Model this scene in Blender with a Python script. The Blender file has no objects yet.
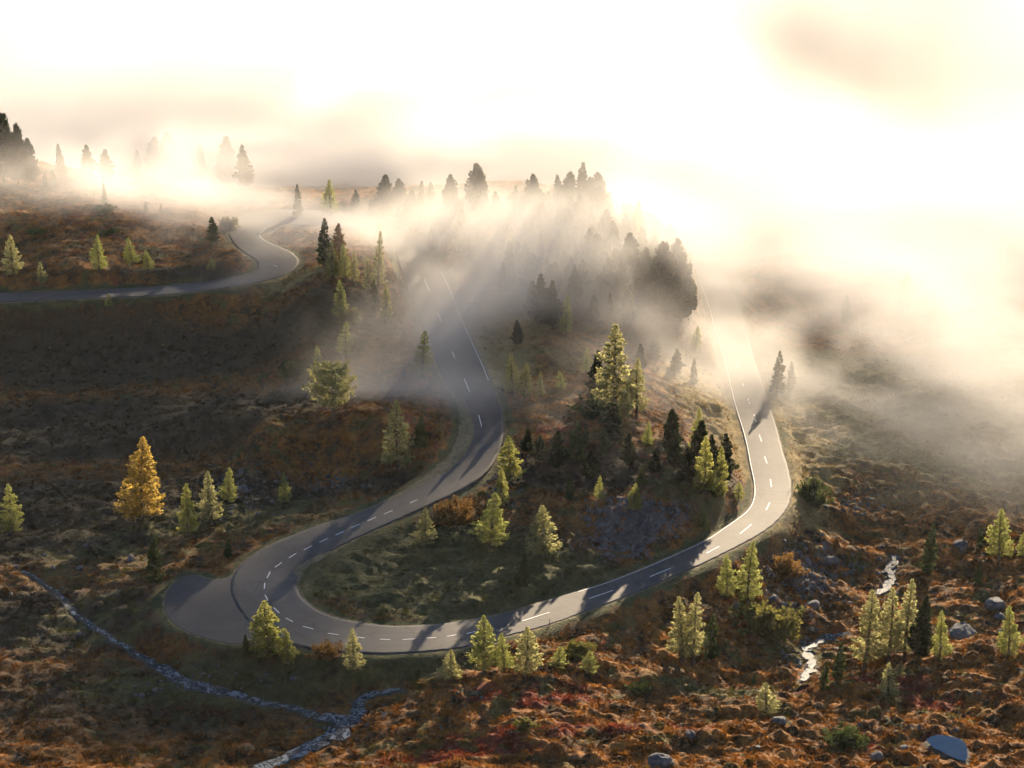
import bpy, math, random
import numpy as np
FOG = True
rng = np.random.default_rng(7); random.seed(7)
sc = bpy.context.scene
COL = sc.collection
# ------------------------------------------------------------------ camera
CAMZ, PITCH, F = 105.0, math.radians(18.3), 2000.0
cp, sp = math.cos(PITCH), math.sin(PITCH)
cam_d = bpy.data.cameras.new('camera'); cam = bpy.data.objects.new('camera', cam_d); COL.objects.link(cam)
cam.location = (0, 0, CAMZ); cam.rotation_euler = (math.pi/2-PITCH, 0, 0)
cam_d.sensor_width = 36; cam_d.lens = F/1024*36; cam_d.clip_start = 1; cam_d.clip_end = 20000
sc.camera = cam

def ray(px, py):
    a = (px-512)/F; b = (384-py)/F
    return np.array([a, cp + b*sp, -sp + b*cp])
def P(px, py, z):
    d = ray(px, py); t = (z-CAMZ)/d[2]
    return np.array([d[0]*t, d[1]*t, z])

# ------------------------------------------------------------------ value/gradient noise
_perm = rng.permutation(256); _perm = np.concatenate([_perm, _perm, _perm])
_g2 = rng.normal(size=(256, 2)); _g2 /= np.linalg.norm(_g2, axis=1)[:, None]
_v3 = rng.random(256)
def noise2(x, y, seed=0):
    x = x+seed*17.31; y = y-seed*9.77
    xi = np.floor(x).astype(int); yi = np.floor(y).astype(int); xf = x-xi; yf = y-yi
    u = xf*xf*xf*(xf*(xf*6-15)+10); v = yf*yf*yf*(yf*(yf*6-15)+10)
    def g(a, b):
        h = _perm[(_perm[(xi+a) & 255]+yi+b) & 255]
        return _g2[h, 0]*(xf-a)+_g2[h, 1]*(yf-b)
    return ((g(0, 0)*(1-u)+g(1, 0)*u)*(1-v)+(g(0, 1)*(1-u)+g(1, 1)*u)*v)*1.5
def fbm2(x, y, o=4, seed=0, gain=.5):
    s = 0; a = 1
    for i in range(o):
        s = s+a*noise2(x*2**i, y*2**i, seed+i*3); a *= gain
    return s
def vnoise3(x, y, z, seed=0):
    x = x+seed*7.3; y = y+seed*3.1; z = z+seed*11.7
    xi = np.floor(x).astype(np.int32); yi = np.floor(y).astype(np.int32); zi = np.floor(z).astype(np.int32)
    xf = x-xi; yf = y-yi; zf = z-zi
    u = xf*xf*(3-2*xf); v = yf*yf*(3-2*yf); w = zf*zf*(3-2*zf)
    r = 0
    for a in (0, 1):
        for b in (0, 1):
            h0 = _perm[(_perm[(xi+a) & 255]+yi+b) & 255]
            for c in (0, 1):
                r = r+_v3[_perm[(h0+zi+c) & 255]]*(u if a else 1-u)*(v if b else 1-v)*(w if c else 1-w)
    return r
def smooth(a, b, x):
    t = np.clip((x-a)/(b-a), 0, 1); return t*t*(3-2*t)

# ------------------------------------------------------------------ the road, both edges surveyed
# (A edge x, y), (B edge x, y), height
ROAD = [
 ((640,196),(657,196),-13),((655,212),(674,211),-12),((672,236),(695,234),-10.2),((690,262),(717,260),-9.0),((697,280),(726,279),-8.5),((706,300),(737,299),-7.6),((714,330),(746,330),-6.9),((723.5,360),(754,360),-6.2),
 ((733,401),(768.5,401),-5.4),((744,437),(779,437),-4.9),((749.4,465),(787,465),-4.6),((753.3,484),(791,482),-4.4),((752.9,498),(790.4,499),-4.2),
 ((748,509),(784.5,512),-4.0),((737.7,518),(772.8,525),-3.8),((724,527.5),(753.3,538),-3.5),((704.5,540.6),(728,551),-3.2),((669,557),(698.6,565.5),-2.8),
 ((640,569.5),(669,578.5),-2.6),((602,584),(630,595),-2.3),((567,594.5),(583,612.7),-2.0),((535,604),(548,625.5),-1.7),((500,614),(515,634),-1.4),
 ((470,619.5),(483,643),-1.15),((444,623.5),(455,649),-0.9),((415,625.5),(417,652.5),-0.7),((386,625.8),(380,654),-0.5),((347,620.5),(337,652),-0.3),
 ((330,615.8),(312,649),-0.2),((317,610),(289,643.5),-0.1),((306,602),(264,633),0.03),((300,595),(246,619),0.06),((296.6,587),(236,605),0.08),
 ((297,580),(231,592),0.09),((300,573),(232,578),0.12),((307,566.5),(241,564.5),0.3),((320,558.5),(262,549),0.65),((338,547.5),(290,536.5),1.1),
 ((358,537.5),(320,525),1.4),((383,526),(357,513),1.7),((405,516),(388,500.5),2.0),((427,506),(412,487),2.3),((447,497),(432,473.5),2.6),
 ((466,487),(448,460),2.95),((484,474.7),(457.5,446),3.3),((497.7,455),(462,428),3.8),((503.5,434.7),(461,414),4.25),((503.5,415),(457,402),4.6),
 ((496,397),(450,391),5.0),((488.4,377),(443,378),5.4),((483.5,365),(438,367),5.7),((473.8,343.8),(428,346),6.2),((462,318.4),(419,321),6.8),
 ((452,293),(409,296),7.4),((442.5,271.5),(402,274),8.0),((433,252),(396,256),8.6),((424,234),(390,243),9.1),((408,222),(382,235),9.6),
 ((375,214),(365,230),10.0),((345,211.5),(343,227),10.3),((317,211),(318,226),10.5),((287,210),(294,225.5),10.8),((252,212.5),(272,227),11.1),
 ((237,219),(263,231),11.2),((229,230),(260,236),11.3),((231,240),(268,242),11.3),((239,249),(280,247),11.2),((250,256),(291,252),11.1),
 ((256.5,261),(297.5,258),11.0),((258,266),(298.5,262.5),10.9),((256,270),(295,267.5),10.8),((249,273.5),(283,275.5),10.7),((234,277),(258,282.5),10.6),
 ((217,280),(228,287.5),10.5),((199,282.5),(200,291.5),10.3),((149,287),(149,296),10.1),((100,289.3),(100,298.2),9.9),((50,291.5),(50,300.5),9.6),
 ((0,293),(0,302.5),9.3),((-60,294.5),(-60,304),9.0),((-120,296),(-120,305),8.7)]
RA = np.array([P(a[0], a[1], z) for a, b, z in ROAD]); RB = np.array([P(b[0], b[1], z) for a, b, z in ROAD])
def resample(A, step=1.0):
    # Catmull-Rom through the points, parameterised by index
    n = len(A); out = []
    idx = []
    for i in range(n-1):
        p0 = A[max(i-1, 0)]; p1 = A[i]; p2 = A[i+1]; p3 = A[min(i+2, n-1)]
        for k in range(step):
            t = k/step
            out.append(.5*((2*p1)+(-p0+p2)*t+(2*p0-5*p1+4*p2-p3)*t*t+(-p0+3*p1-3*p2+p3)*t**3))
    out.append(A[-1]); return np.array(out)
RA = resample(RA, 10); RB = resample(RB, 10)
for it in range(10):
    RA[1:-1] = (RA[:-2]+2*RA[1:-1]+RA[2:])/4; RB[1:-1] = (RB[:-2]+2*RB[1:-1]+RB[2:])/4
zz = (RA[:, 2]+RB[:, 2])/2; RA[:, 2] = zz; RB[:, 2] = zz
RC = (RA+RB)/2; RW = np.linalg.norm(RA-RB, axis=1)/2
LAYBY = [(236,577),(222,579),(208,579),(198,575.5),(188,575),(176,581),(167.6,591),(164.5,602),(166.6,612.7),(172,621),(181,628),(197,635),(214.5,640),(232,643.5),(248,641),(262,636),(262,610),(245,590)]
LB = np.array([P(x, y, .085) for x, y in LAYBY])

# ------------------------------------------------------------------ terrain control points (x px, y px, height)
CP = [
 # upper left hill and its bank
 (0,255,12.3),(60,240,14),(140,240,13.5),(190,250,12.6),(0,200,16.5),(60,205,16.8),(120,220,15.2),(180,236,12.8),(0,186,17.2),(70,196,17),(-80,190,19),(-80,250,13),
 (212,243,13.6),(228,262,12.8),(190,268,11.6),(30,165,15),(110,182,14),(180,205,12.5),(-90,160,18),
 (0,318,6.8),(100,314,7.2),(200,306,8.0),(270,295,9.0),(0,345,3.4),(100,345,3.3),(200,340,4),(270,330,6),(0,380,.8),(100,380,1),(200,372,2),(300,360,5.5),
 (0,430,-.5),(60,450,-.8),(110,430,.5),(0,500,-1),(60,520,-1.2),(130,500,-.4),(0,570,-1.2),(60,595,-1.6),(120,570,-1),(150,545,-.6),(200,545,-.2),
 (100,632,-2.0),(160,668,-2.6),(240,697,-3.2),(330,722,-3.8),(300,758,-4.2),(0,650,-2.3),(80,700,-2.8),(0,760,-3),(120,760,-3),(220,750,-3.6),
 (140,625,-.9),(200,650,-1.2),(260,655,-1.2),(330,665,-1.2),(390,675,-1.8),(360,697,-3.2),(420,680,-2.4),
 # mound left of the middle stretch
 (250,412,4.8),(330,405,5.6),(400,404,5.6),(440,415,5.2),(170,430,2.6),(250,436,4.5),(340,436,5.0),(400,440,4.8),(430,445,4.3),(240,460,.6),(330,464,.9),(390,472,1.5),(170,448,.8),
 (230,500,.1),(300,500,.5),(340,500,1.2),(250,530,.3),(200,392,1.8),(280,388,2.4),(360,380,4.2),(420,385,5.0),
 (200,470,.2),(270,478,.5),
 # wooded spur between left slope and middle road
 (330,268,13.2),(345,300,11),(350,340,8.8),(320,370,6.0),(380,300,9.5),(385,340,7.8),(400,365,6.2),(380,250,12.5),(330,235,12.6),(310,300,11),
 # central spur
 (520,470,3.0),(540,440,4.0),(560,400,5.6),(520,398,5.4),(600,400,5.4),(640,420,4.0),(600,450,4.0),(560,480,2.6),(620,480,2.9),(650,480,2.9),(690,480,1.4),(660,455,3.4),(700,450,1.6),
 (660,520,1.2),(700,515,.0),(620,515,1.5),(590,525,1.0),(560,520,1.2),(520,510,1.6),(480,510,1.6),(450,530,.8),(420,560,.2),(480,560,.2),(540,560,-.2),(600,555,-.6),(400,600,-.2),(470,600,-.7),(530,590,-1.0),(350,580,.1),
 (640,545,-1.2),(680,535,-1.6),(735,500,-2.4),(728,470,-2.0),(720,430,-3.0),(700,380,-3.2),(680,350,-1.6),(650,380,2.4),(640,340,2.6),(600,360,5.8),(560,350,7.2),(520,360,6.2),
 (505,330,6.8),(520,300,8.8),(560,310,8.8),(600,310,8.2),(640,300,6.0),(690,310,-4),(478,285,9.6),(466,250,11.5),(520,260,12.6),(560,270,12.6),(600,270,12.0),(640,265,9),(680,270,1),
 (560,240,15.4),(600,240,14.6),(640,240,11),(540,215,17.4),(580,215,17.2),(500,225,15.2),(470,215,14.5),(620,215,14),(660,225,7),(350,190,11),(420,190,13.5),(300,190,11.5),(240,195,11.5),(500,190,17),(570,190,17),
 (340,219,10.6),(300,240,11),(340,245,11.5),(370,235,10.8),
 # meadow and gully to the right
 (800,440,-6.6),(850,420,-7.6),(950,400,-8.2),(850,360,-8.2),(780,350,-7.6),(800,300,-9),(900,310,-9.5),(1000,350,-9),(1060,420,-8.6),(860,470,-7.0),(930,480,-7.2),(900,505,-8.8),(1000,490,-9.4),
 (812,480,-5.8),(812,515,-6.6),(790,540,-6.8),(840,530,-8.6),(895,545,-10.2),(890,575,-10.6),(870,600,-10.8),(835,640,-11.0),(812,670,-11.0),
 (770,570,-7.2),(800,590,-9.2),(740,575,-5.4),(690,590,-4.4),(720,620,-6.4),(760,620,-8.2),(640,612,-3.6),(660,640,-5.4),(700,660,-6.8),(760,655,-9.2),(600,640,-3.4),(560,640,-2.6),(520,655,-2.0),
 (940,560,-9.8),(1000,570,-9.6),(980,610,-9.2),(920,630,-9.6),(900,660,-8.8),(1000,655,-8.0),(960,690,-6.8),(860,680,-8.4),(850,705,-6.4),(1060,600,-9),(1060,700,-6),
 # foreground rise
 (450,690,-1.6),(500,674,-1.4),(560,676,-1.8),(610,684,-3.0),(650,695,-4.6),(700,690,-6.4),(760,700,-5.8),(400,740,-2.2),(470,720,-1.2),(540,710,-1.0),(600,715,-1.8),(660,720,-2.8),(540,745,.2),(620,745,-.6),(700,735,-2.6),(780,735,-3.0),(860,735,-3.6),
 (930,730,-4.0),(1000,730,-4.4),(948,748,-3.6),(880,757,-2.6),(800,760,-1.4),(1010,760,-2.6),(700,764,-.6),(450,765,-.6),(360,765,-2.6)]
CPW = np.array([P(*c) for c in CP])
extra = []
for x in np.linspace(-110, 110, 8): extra += [(x, 165, 5+abs(x)*.02), (x, 130, 16), (x, 80, 34)]
for x in (30, 55, 80): extra += [(x, 405, 2-x*.1), (x, 435, -4-x*.06), (x, 475, -12)]
for x in np.linspace(-130, 10, 7): extra += [(x, 428, 8), (x, 465, 2)]
for x in (-170, -130): extra += [(x, 200, 2), (x, 250, 4), (x, 300, 8), (x, 350, 18), (x, 420, 22)]
for x in (110, 160, 210): extra += [(x, 220, -4), (x, 270, -8), (x, 330, -9), (x, 400, -12)]
for x in np.linspace(-200, 0, 5): extra += [(x, 500, -4), (x, 560, -12)]
for x in np.linspace(50, 220, 4): extra += [(x, 480, -15), (x, 560, -42)]
rs = np.arange(4, len(RC)-3, 14)
CPW = np.vstack([CPW, np.array(extra, float), RC[rs], LB[[2, 6, 9, 13]]])
S = 100.0
def U(r2): return np.where(r2 > 0, .5*r2*np.log(np.maximum(r2, 1e-12)), 0)
def tps_fit(X, z, lam=2e-4):
    n = len(X); X = X/S
    d2 = ((X[:, None]-X[None])**2).sum(-1); K = U(d2)+lam*np.eye(n)
    Pm = np.c_[np.ones(n), X]; A = np.zeros((n+3, n+3)); A[:n, :n] = K; A[:n, n:] = Pm; A[n:, :n] = Pm.T
    return np.linalg.solve(A, np.r_[z, 0, 0, 0])
W = tps_fit(CPW[:, :2], CPW[:, 2])
def tps(x, y):
    q = np.c_[x.ravel(), y.ravel()]/S; C = CPW[:, :2]/S; n = len(C); out = np.empty(len(q))
    for i in range(0, len(q), 20000):
        p = q[i:i+20000]
        d2 = (p[:, 0:1]-C[:, 0])**2+(p[:, 1:2]-C[:, 1])**2
        out[i:i+20000] = U(d2)@W[:n]+W[n]+p@W[n+1:]
    return out.reshape(x.shape)
def far_h(x, y):
    h = -20-52*smooth(490, 640, y)+45*smooth(1100, 2600, y+x*.5)*(1+.4*noise2(x/400, y/400, 5))+14*noise2(x/220, y/220, 3)
    h = np.where(y < 520, -10+0*h, h)
    near = 62-0.3*(y+0)        # the slope the camera looks from
    return np.where(y < 150, np.maximum(near, -10), h)
# mesh axes
def axis(segs):
    out = [segs[0][0]]
    for a, b, s0, s1 in segs:
        p = a
        while p < b:
            t = (p-a)/(b-a); p += s0+(s1-s0)*t
            out.append(min(p, b))
    return np.array(out)
ys = np.r_[-600, -300, -150, -60, 0, 40, 80, 110, 135, axis([(150, 186, 2.5, .5), (186, 300, .27, .42), (300, 420, .42, .7), (420, 560, .7, 4)])[:], np.array([575, 600, 640, 690, 750, 820, 900, 1000, 1150, 1300, 1500, 1800, 2200, 3000, 4500, 7000])]
ys = np.unique(ys)
us = np.unique(np.r_[-np.array([80, 40, 20, 12, 8, 5, 3.5, 2.6, 2.1, 1.8, 1.6, 1.5, 1.4]), np.linspace(-1.33, 1.33, 720), np.array([1.4, 1.5, 1.6, 1.8, 2.1, 2.6, 3.5, 5, 8, 12, 20, 40, 80])])
wy = .262*np.clip(ys, 170, 560)
GX = us[None, :]*wy[:, None]; GY = np.repeat(ys[:, None], len(us), 1)
inner = (GY > 60) & (GY < 640) & (np.abs(GX) < 300)
H0 = far_h(GX, GY)
HT = H0.copy(); HT[inner] = tps(GX[inner], GY[inner])
wgt = smooth(60, 130, GY)*(1-smooth(500, 600, GY))*(1-smooth(150, 290, np.abs(GX)))
GZ = H0*(1-wgt)+HT*wgt
# distance to the road
def road_dist(x, y):
    Rs = RC[::3]; Rw = RW[::3]; n = len(x); D = np.empty(n); Z = np.empty(n)
    for i in range(0, n, 20000):
        d = np.sqrt((x[i:i+20000, None]-Rs[:, 0])**2+(y[i:i+20000, None]-Rs[:, 1])**2)
        k = (d-Rw).argmin(1); r = np.arange(len(k))
        D[i:i+20000] = (d-Rw)[r, k]
        wg = np.exp(-((d-d[r, k][:, None])/.8)); Z[i:i+20000] = (wg*Rs[:, 2]).sum(1)/wg.sum(1)
    return D, Z
def poly_dist(px, py, poly):
    n = len(poly); ins = np.zeros(len(px), bool); dd = np.full(len(px), 1e9)
    for i in range(n):
        x1, y1 = poly[i]; x2, y2 = poly[(i+1) % n]
        c = ((y1 > py) != (y2 > py)) & (px < (x2-x1)*(py-y1)/(y2-y1+1e-12)+x1); ins ^= c
        t = np.clip(((px-x1)*(x2-x1)+(py-y1)*(y2-y1))/((x2-x1)**2+(y2-y1)**2), 0, 1)
        dd = np.minimum(dd, np.hypot(px-x1-t*(x2-x1), py-y1-t*(y2-y1)))
    return np.where(ins, -dd, dd)
m = (GY > 180) & (GY < 450) & (np.abs(GX) < 150)
RD = np.full(GX.shape, 99.0); RZ = np.zeros(GX.shape)
RD[m], RZ[m] = road_dist(GX[m], GY[m])
LD = np.full(GX.shape, 99.0); ml = (GY > 205) & (GY < 265) & (GX < -20) & (GX > -70)
LD[ml] = poly_dist(GX[ml], GY[ml], LB[:, :2])
_mm = RD < 14
_poly = np.vstack([RA[::3, :2], RB[::-3, :2]])
RD[_mm] = poly_dist(GX[_mm], GY[_mm], _poly)
near_l = LD < RD
ZP = np.where(near_l, .03, RZ-.06); DD = np.minimum(LD, RD)
offroad = smooth(0.6, 4.0, DD)
# rock outcrops: (px, py, z, radius, amplitude)
ROCKS = [(640,530,0,10,.75),(600,545,-.5,7,.5),(680,520,0,6,.6),(725,515,-3,4,.4),(800,570,-8,10,.62),(835,560,-9,8,.5),(785,600,-8,7,.5),(500,470,2,5,.4),(240,490,0,9,.45),(330,480,1,8,.45),(200,520,0,7,.4),(860,500,-8,8,.4)]
def rockmask(x, y):
    r = np.zeros(x.shape)
    for px, py, z, rad, a in ROCKS:
        c = P(px, py, z); r = np.maximum(r, a*np.exp(-(((x-c[0])/rad)**2+((y-c[1])/rad)**2)))
    return r
RM = rockmask(GX, GY)*smooth(.8, 3.0, DD)
det = wgt*offroad
hum = fbm2(GX/13, GY/9, 3, 11)*.7+fbm2(GX/4.2, GY/3.2, 3, 21)*.34+np.abs(fbm2(GX/1.5, GY/1.1, 2, 31))*.2
fg = smooth(262, 200, GY)*smooth(-30, 5, GX)
hum = hum*(1+.3*fg)+fg*fbm2(GX/13, GY/5.5, 2, 41)*1.0+smooth(15, 30, GX)*smooth(300, 270, GY)*fbm2(GX/10, GY/6, 2, 43)*.7
hum = hum+(.35+.65*fg+.5*smooth(20, 40, GX))*(np.abs(fbm2(GX/3.6, GY/2.8, 3, 81))*.75-.2)
crag = (1-np.abs(fbm2(GX/5, GY/3, 4, 51)))*1.0+np.abs(fbm2(GX/1.6, GY/1.6, 3, 61))*.9-1.0
GZ = GZ+det*(hum+RM*crag*2.2)
GZ = np.where(DD < .6, ZP, GZ)
bl = smooth(.6, 3.2, DD)
far_wgt = (1-smooth(.6, 3.2, DD))
GZ = ZP*far_wgt+GZ*bl
# height lookup: bilinear on the sheet
def height(x, y):
    x = np.atleast_1d(np.asarray(x, float)); y = np.atleast_1d(np.asarray(y, float))
    j = np.clip(np.searchsorted(ys, y)-1, 0, len(ys)-2); ty = (y-ys[j])/(ys[j+1]-ys[j])
    w = .262*np.clip(y, 170, 560); u = x/w
    i = np.clip(np.searchsorted(us, u)-1, 0, len(us)-2); tx = (u-us[i])/(us[i+1]-us[i])
    return (GZ[j, i]*(1-tx)+GZ[j, i+1]*tx)*(1-ty)+(GZ[j+1, i]*(1-tx)+GZ[j+1, i+1]*tx)*ty
TT = np.linspace(150, 640, 2500)
def hit(px, py):
    d = ray(px, py); X = d[0]*TT; Y = d[1]*TT; Z = CAMZ+d[2]*TT
    k = np.argmax(Z < height(X, Y))
    if k == 0: k = len(TT)-1
    t0, t1 = TT[k-1], TT[k]
    for _ in range(12):
        t = (t0+t1)/2
        if CAMZ+d[2]*t < height(d[0]*t, d[1]*t)[0]: t1 = t
        else: t0 = t
    return np.array([d[0]*t1, d[1]*t1, CAMZ+d[2]*t1])

# ------------------------------------------------------------------ streams and the pond: cut into the sheet
def stream_px(pts, w):
    return [hit(x, y) for x, y in pts], w
STREAMS = []
for pts, w in [
    ([(20,568),(45,582),(62,597),(75,610),(90,624),(112,636),(133,650),(150,660),(166,669),(188,680),(208,686),(235,692),(262,700),(290,706),(318,713),(345,719)], [.1,.1,.15,.15,.2,.2,.25,.3,.5,.55,.5,.45,.35,.3,.45,.8]),
    ([(404,686),(385,690),(368,694),(359,702),(358,712),(348,722),(330,734),(310,746),(285,757),(258,768)], [.2,.35,.4,.45,.5,.75,.75,.7,.6,.6]),
    ([(896,553),(893,562),(890,570),(893,577),(888,585),(878,592)], [.25,.35,.4,.3,.4,.3]),
    ([(848,630),(838,634),(824,637),(812,644),(808,652),(812,662),(809,672),(802,677)], [.2,.5,.5,.4,.35,.4,.35,.2])]:
    c = resample(np.array([hit(x, y) for x, y in pts]), 8); ww = resample(np.array(w)[:, None], 8)[:, 0]
    c[:, 2] = np.convolve(np.pad(c[:, 2], 8, mode='edge'), np.ones(17)/17, 'valid')
    c[:, :2] += np.c_[noise2(c[:, 0]/1.6, c[:, 1]/1.6, 71), noise2(c[:, 0]/1.6, c[:, 1]/1.6, 72)]*.45
    ww = ww*(1+.7*noise2(c[:, 0]/1.1, c[:, 1]/1.1, 73))
    STREAMS.append((c, ww))
PONDC = hit(946, 747)
PONDR = [(926,739),(936,735),(950,736),(962,740),(967,748),(966,760),(955,758),(943,752),(933,747)]
PND = np.array([P(x, y, PONDC[2]-.1) for x, y in PONDR])
PND = resample(np.vstack([PND, PND[:1]]), 5)[:-1]
WET = np.zeros(GX.shape)
for c, ww in STREAMS:
    x0, x1, y0, y1 = c[:, 0].min()-4, c[:, 0].max()+4, c[:, 1].min()-4, c[:, 1].max()+4
    mm = (GX > x0) & (GX < x1) & (GY > y0) & (GY < y1)
    d = np.sqrt((GX[mm][:, None]-c[:, 0])**2+(GY[mm][:, None]-c[:, 1])**2); k = d.argmin(1)
    dm = d[np.arange(len(k)), k]-ww[k]
    z = c[k, 2]-.45; t = smooth(0.1, 1.9, dm)
    GZ[mm] = z*(1-t)+GZ[mm]*t; WET[mm] = np.maximum(WET[mm], 1-smooth(-.1, .9, dm))
mm = (np.hypot(GX-PONDC[0], GY-PONDC[1]) < 9)
dm = poly_dist(GX[mm], GY[mm], PND[:, :2]); t = smooth(-.3, 1.8, dm)
GZ[mm] = (PONDC[2]-.5)*(1-t)+GZ[mm]*t; WET[mm] = np.maximum(WET[mm], 1-smooth(0, .6, dm))
# ------------------------------------------------------------------ mesh + material helpers
def mk_mesh(name, V, Fc, mats=(), smooth_=False, midx=None):
    V = np.asarray(V, np.float32); Fc = np.asarray(Fc, np.int32); n, k = Fc.shape
    me = bpy.data.meshes.new(name)
    me.vertices.add(len(V)); me.vertices.foreach_set('co', V.ravel())
    me.loops.add(n*k); me.loops.foreach_set('vertex_index', Fc.ravel())
    me.polygons.add(n); me.polygons.foreach_set('loop_start', np.arange(0, n*k, k, dtype=np.int32))
    try: me.polygons.foreach_set('loop_total', np.full(n, k, np.int32))
    except Exception: pass
    me.polygons.foreach_set('use_smooth', np.full(n, smooth_, bool))
    for m in mats: me.materials.append(m)
    if midx is not None: me.polygons.foreach_set('material_index', np.asarray(midx, np.int32))
    me.update(calc_edges=True); return me
def link(name, me, parent=None):
    o = bpy.data.objects.new(name, me); COL.objects.link(o)
    if parent: o.parent = parent
    return o
def tag(o, label=None, cat=None, group=None, kind=None):
    if label: o['label'] = label
    if cat: o['category'] = cat
    if group: o['group'] = group
    if kind: o['kind'] = kind
    return o
class NT:
    def __init__(s, name, world=None):
        if world: s.t = world.node_tree; s.m = world
        else:
            s.m = bpy.data.materials.new(name); s.m.use_nodes = True; s.t = s.m.node_tree
        s.t.nodes.clear()
    def n(s, typ, ins=None, **kw):
        nd = s.t.nodes.new(typ)
        for k, v in kw.items(): setattr(nd, k, v)
        for k, v in (ins or {}).items():
            sk = nd.inputs[k]
            if isinstance(v, bpy.types.NodeSocket): s.t.links.new(v, sk)
            else: sk.default_value = v
        return nd
    def coord(s): return s.n('ShaderNodeTexCoord').outputs['Object']
    def scale(s, v, xyz):
        return s.n('ShaderNodeVectorMath', {0: v, 1: xyz}, operation='MULTIPLY').outputs[0]
    def noise(s, v, sc_, det=4, rough=.55, dist=0):
        return s.n('ShaderNodeTexNoise', {'Vector': v, 'Scale': sc_, 'Detail': det, 'Roughness': rough, 'Distortion': dist}).outputs['Fac']
    def ramp(s, f, stops):
        nd = s.n('ShaderNodeValToRGB', {'Fac': f}); el = nd.color_ramp.elements
        while len(el) < len(stops): el.new(.5)
        for e, (p, c) in zip(el, stops):
            e.position = p; e.color = (*c, 1) if len(c) == 3 else c
        return nd.outputs['Color']
    def mr(s, v, a, b, c=0., d=1.):
        return s.n('ShaderNodeMapRange', {'Value': v, 'From Min': a, 'From Max': b, 'To Min': c, 'To Max': d}, interpolation_type='SMOOTHSTEP').outputs[0]
    def mix(s, f, a, b, mode='MIX'):
        nd = s.n('ShaderNodeMix', data_type='RGBA', blend_type=mode)
        for i, v in ((0, f), (6, a), (7, b)):
            if isinstance(v, bpy.types.NodeSocket): s.t.links.new(v, nd.inputs[i])
            else: nd.inputs[i].default_value = (*v, 1) if isinstance(v, tuple) and len(v) == 3 else v
        return nd.outputs[2]
    def m_(s, op, a, b=0.):
        return s.n('ShaderNodeMath', {0: a, 1: b}, operation=op).outputs[0]
    def attr(s, name): return s.n('ShaderNodeAttribute', attribute_name=name).outputs['Fac']
    def bump(s, h, strength, dist):
        return s.n('ShaderNodeBump', {'Height': h, 'Strength': strength, 'Distance': dist}).outputs[0]
    def out(s, surf=None, vol=None):
        o = s.n('ShaderNodeOutputMaterial')
        if surf: s.t.links.new(surf, o.inputs['Surface'])
        if vol: s.t.links.new(vol, o.inputs['Volume'])
        return s.m
    def pbr(s, col, rough=.9, bump=None, spec=.3, **kw):
        ins = {'Base Color': col, 'Roughness': rough, 'Specular IOR Level': spec}; ins.update(kw)
        if bump is not None: ins['Normal'] = bump
        return s.n('ShaderNodeBsdfPrincipled', ins).outputs[0]

# shared vegetation colours of the ground, as a node group-like function
def ground_colour(N, v):
    big = N.noise(v, .055, 4, .6); mid = N.noise(v, .35, 5, .62, .3); fine = N.noise(v, 1.7, 4, .65)
    f2 = N.m_('ADD', N.m_('MULTIPLY', mid, .6), N.m_('MULTIPLY', fine, .4))
    heath = N.ramp(f2, [(.30, (.012, .013, .008)), (.42, (.040, .026, .012)), (.50, (.15, .062, .016)), (.60, (.29, .125, .026)), (.75, (.42, .23, .055))])
    redm = N.mr(N.m_('ADD', N.noise(N.scale(v, (1, 1, 1)), .19, 4, .6), N.m_('MULTIPLY', N.attr('red'), .32)), .62, .76)
    heath = N.mix(redm, heath, N.ramp(fine, [(.3, (.05, .014, .010)), (.6, (.20, .042, .020)), (.8, (.33, .11, .035))]))
    mossm = N.mr(N.noise(v, .27, 3, .5, .4), .56, .66)
    heath = N.mix(N.m_('MULTIPLY', mossm, .7), heath, N.ramp(fine, [(.3, (.03, .035, .010)), (.7, (.115, .11, .032))]))
    green = N.ramp(f2, [(.3, (.022, .024, .010)), (.5, (.055, .058, .020)), (.7, (.115, .105, .036))])
    straw = N.ramp(f2, [(.3, (.10, .07, .028)), (.5, (.22, .16, .06)), (.72, (.36, .27, .12))])
    dark = N.ramp(f2, [(.3, (.014, .014, .010)), (.5, (.030, .026, .016)), (.72, (.055, .043, .025))])  # dark scrub, deepened to put the left slope's shade into the colour
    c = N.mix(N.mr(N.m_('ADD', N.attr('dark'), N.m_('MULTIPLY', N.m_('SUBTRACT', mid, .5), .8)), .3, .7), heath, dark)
    c = N.mix(N.mr(N.m_('ADD', N.attr('green'), N.m_('MULTIPLY', N.m_('SUBTRACT', mid, .5), 1.1)), .3, .7), c, green)
    c = N.mix(N.mr(N.m_('ADD', N.attr('straw'), N.m_('MULTIPLY', N.m_('SUBTRACT', mid, .5), 1.1)), .3, .7), c, straw)
    c = N.mix(N.mr(big, .35, .7, 0, .35), c, N.mix(.5, c, (.03, .03, .015)))
    return c, fine, mid
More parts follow.
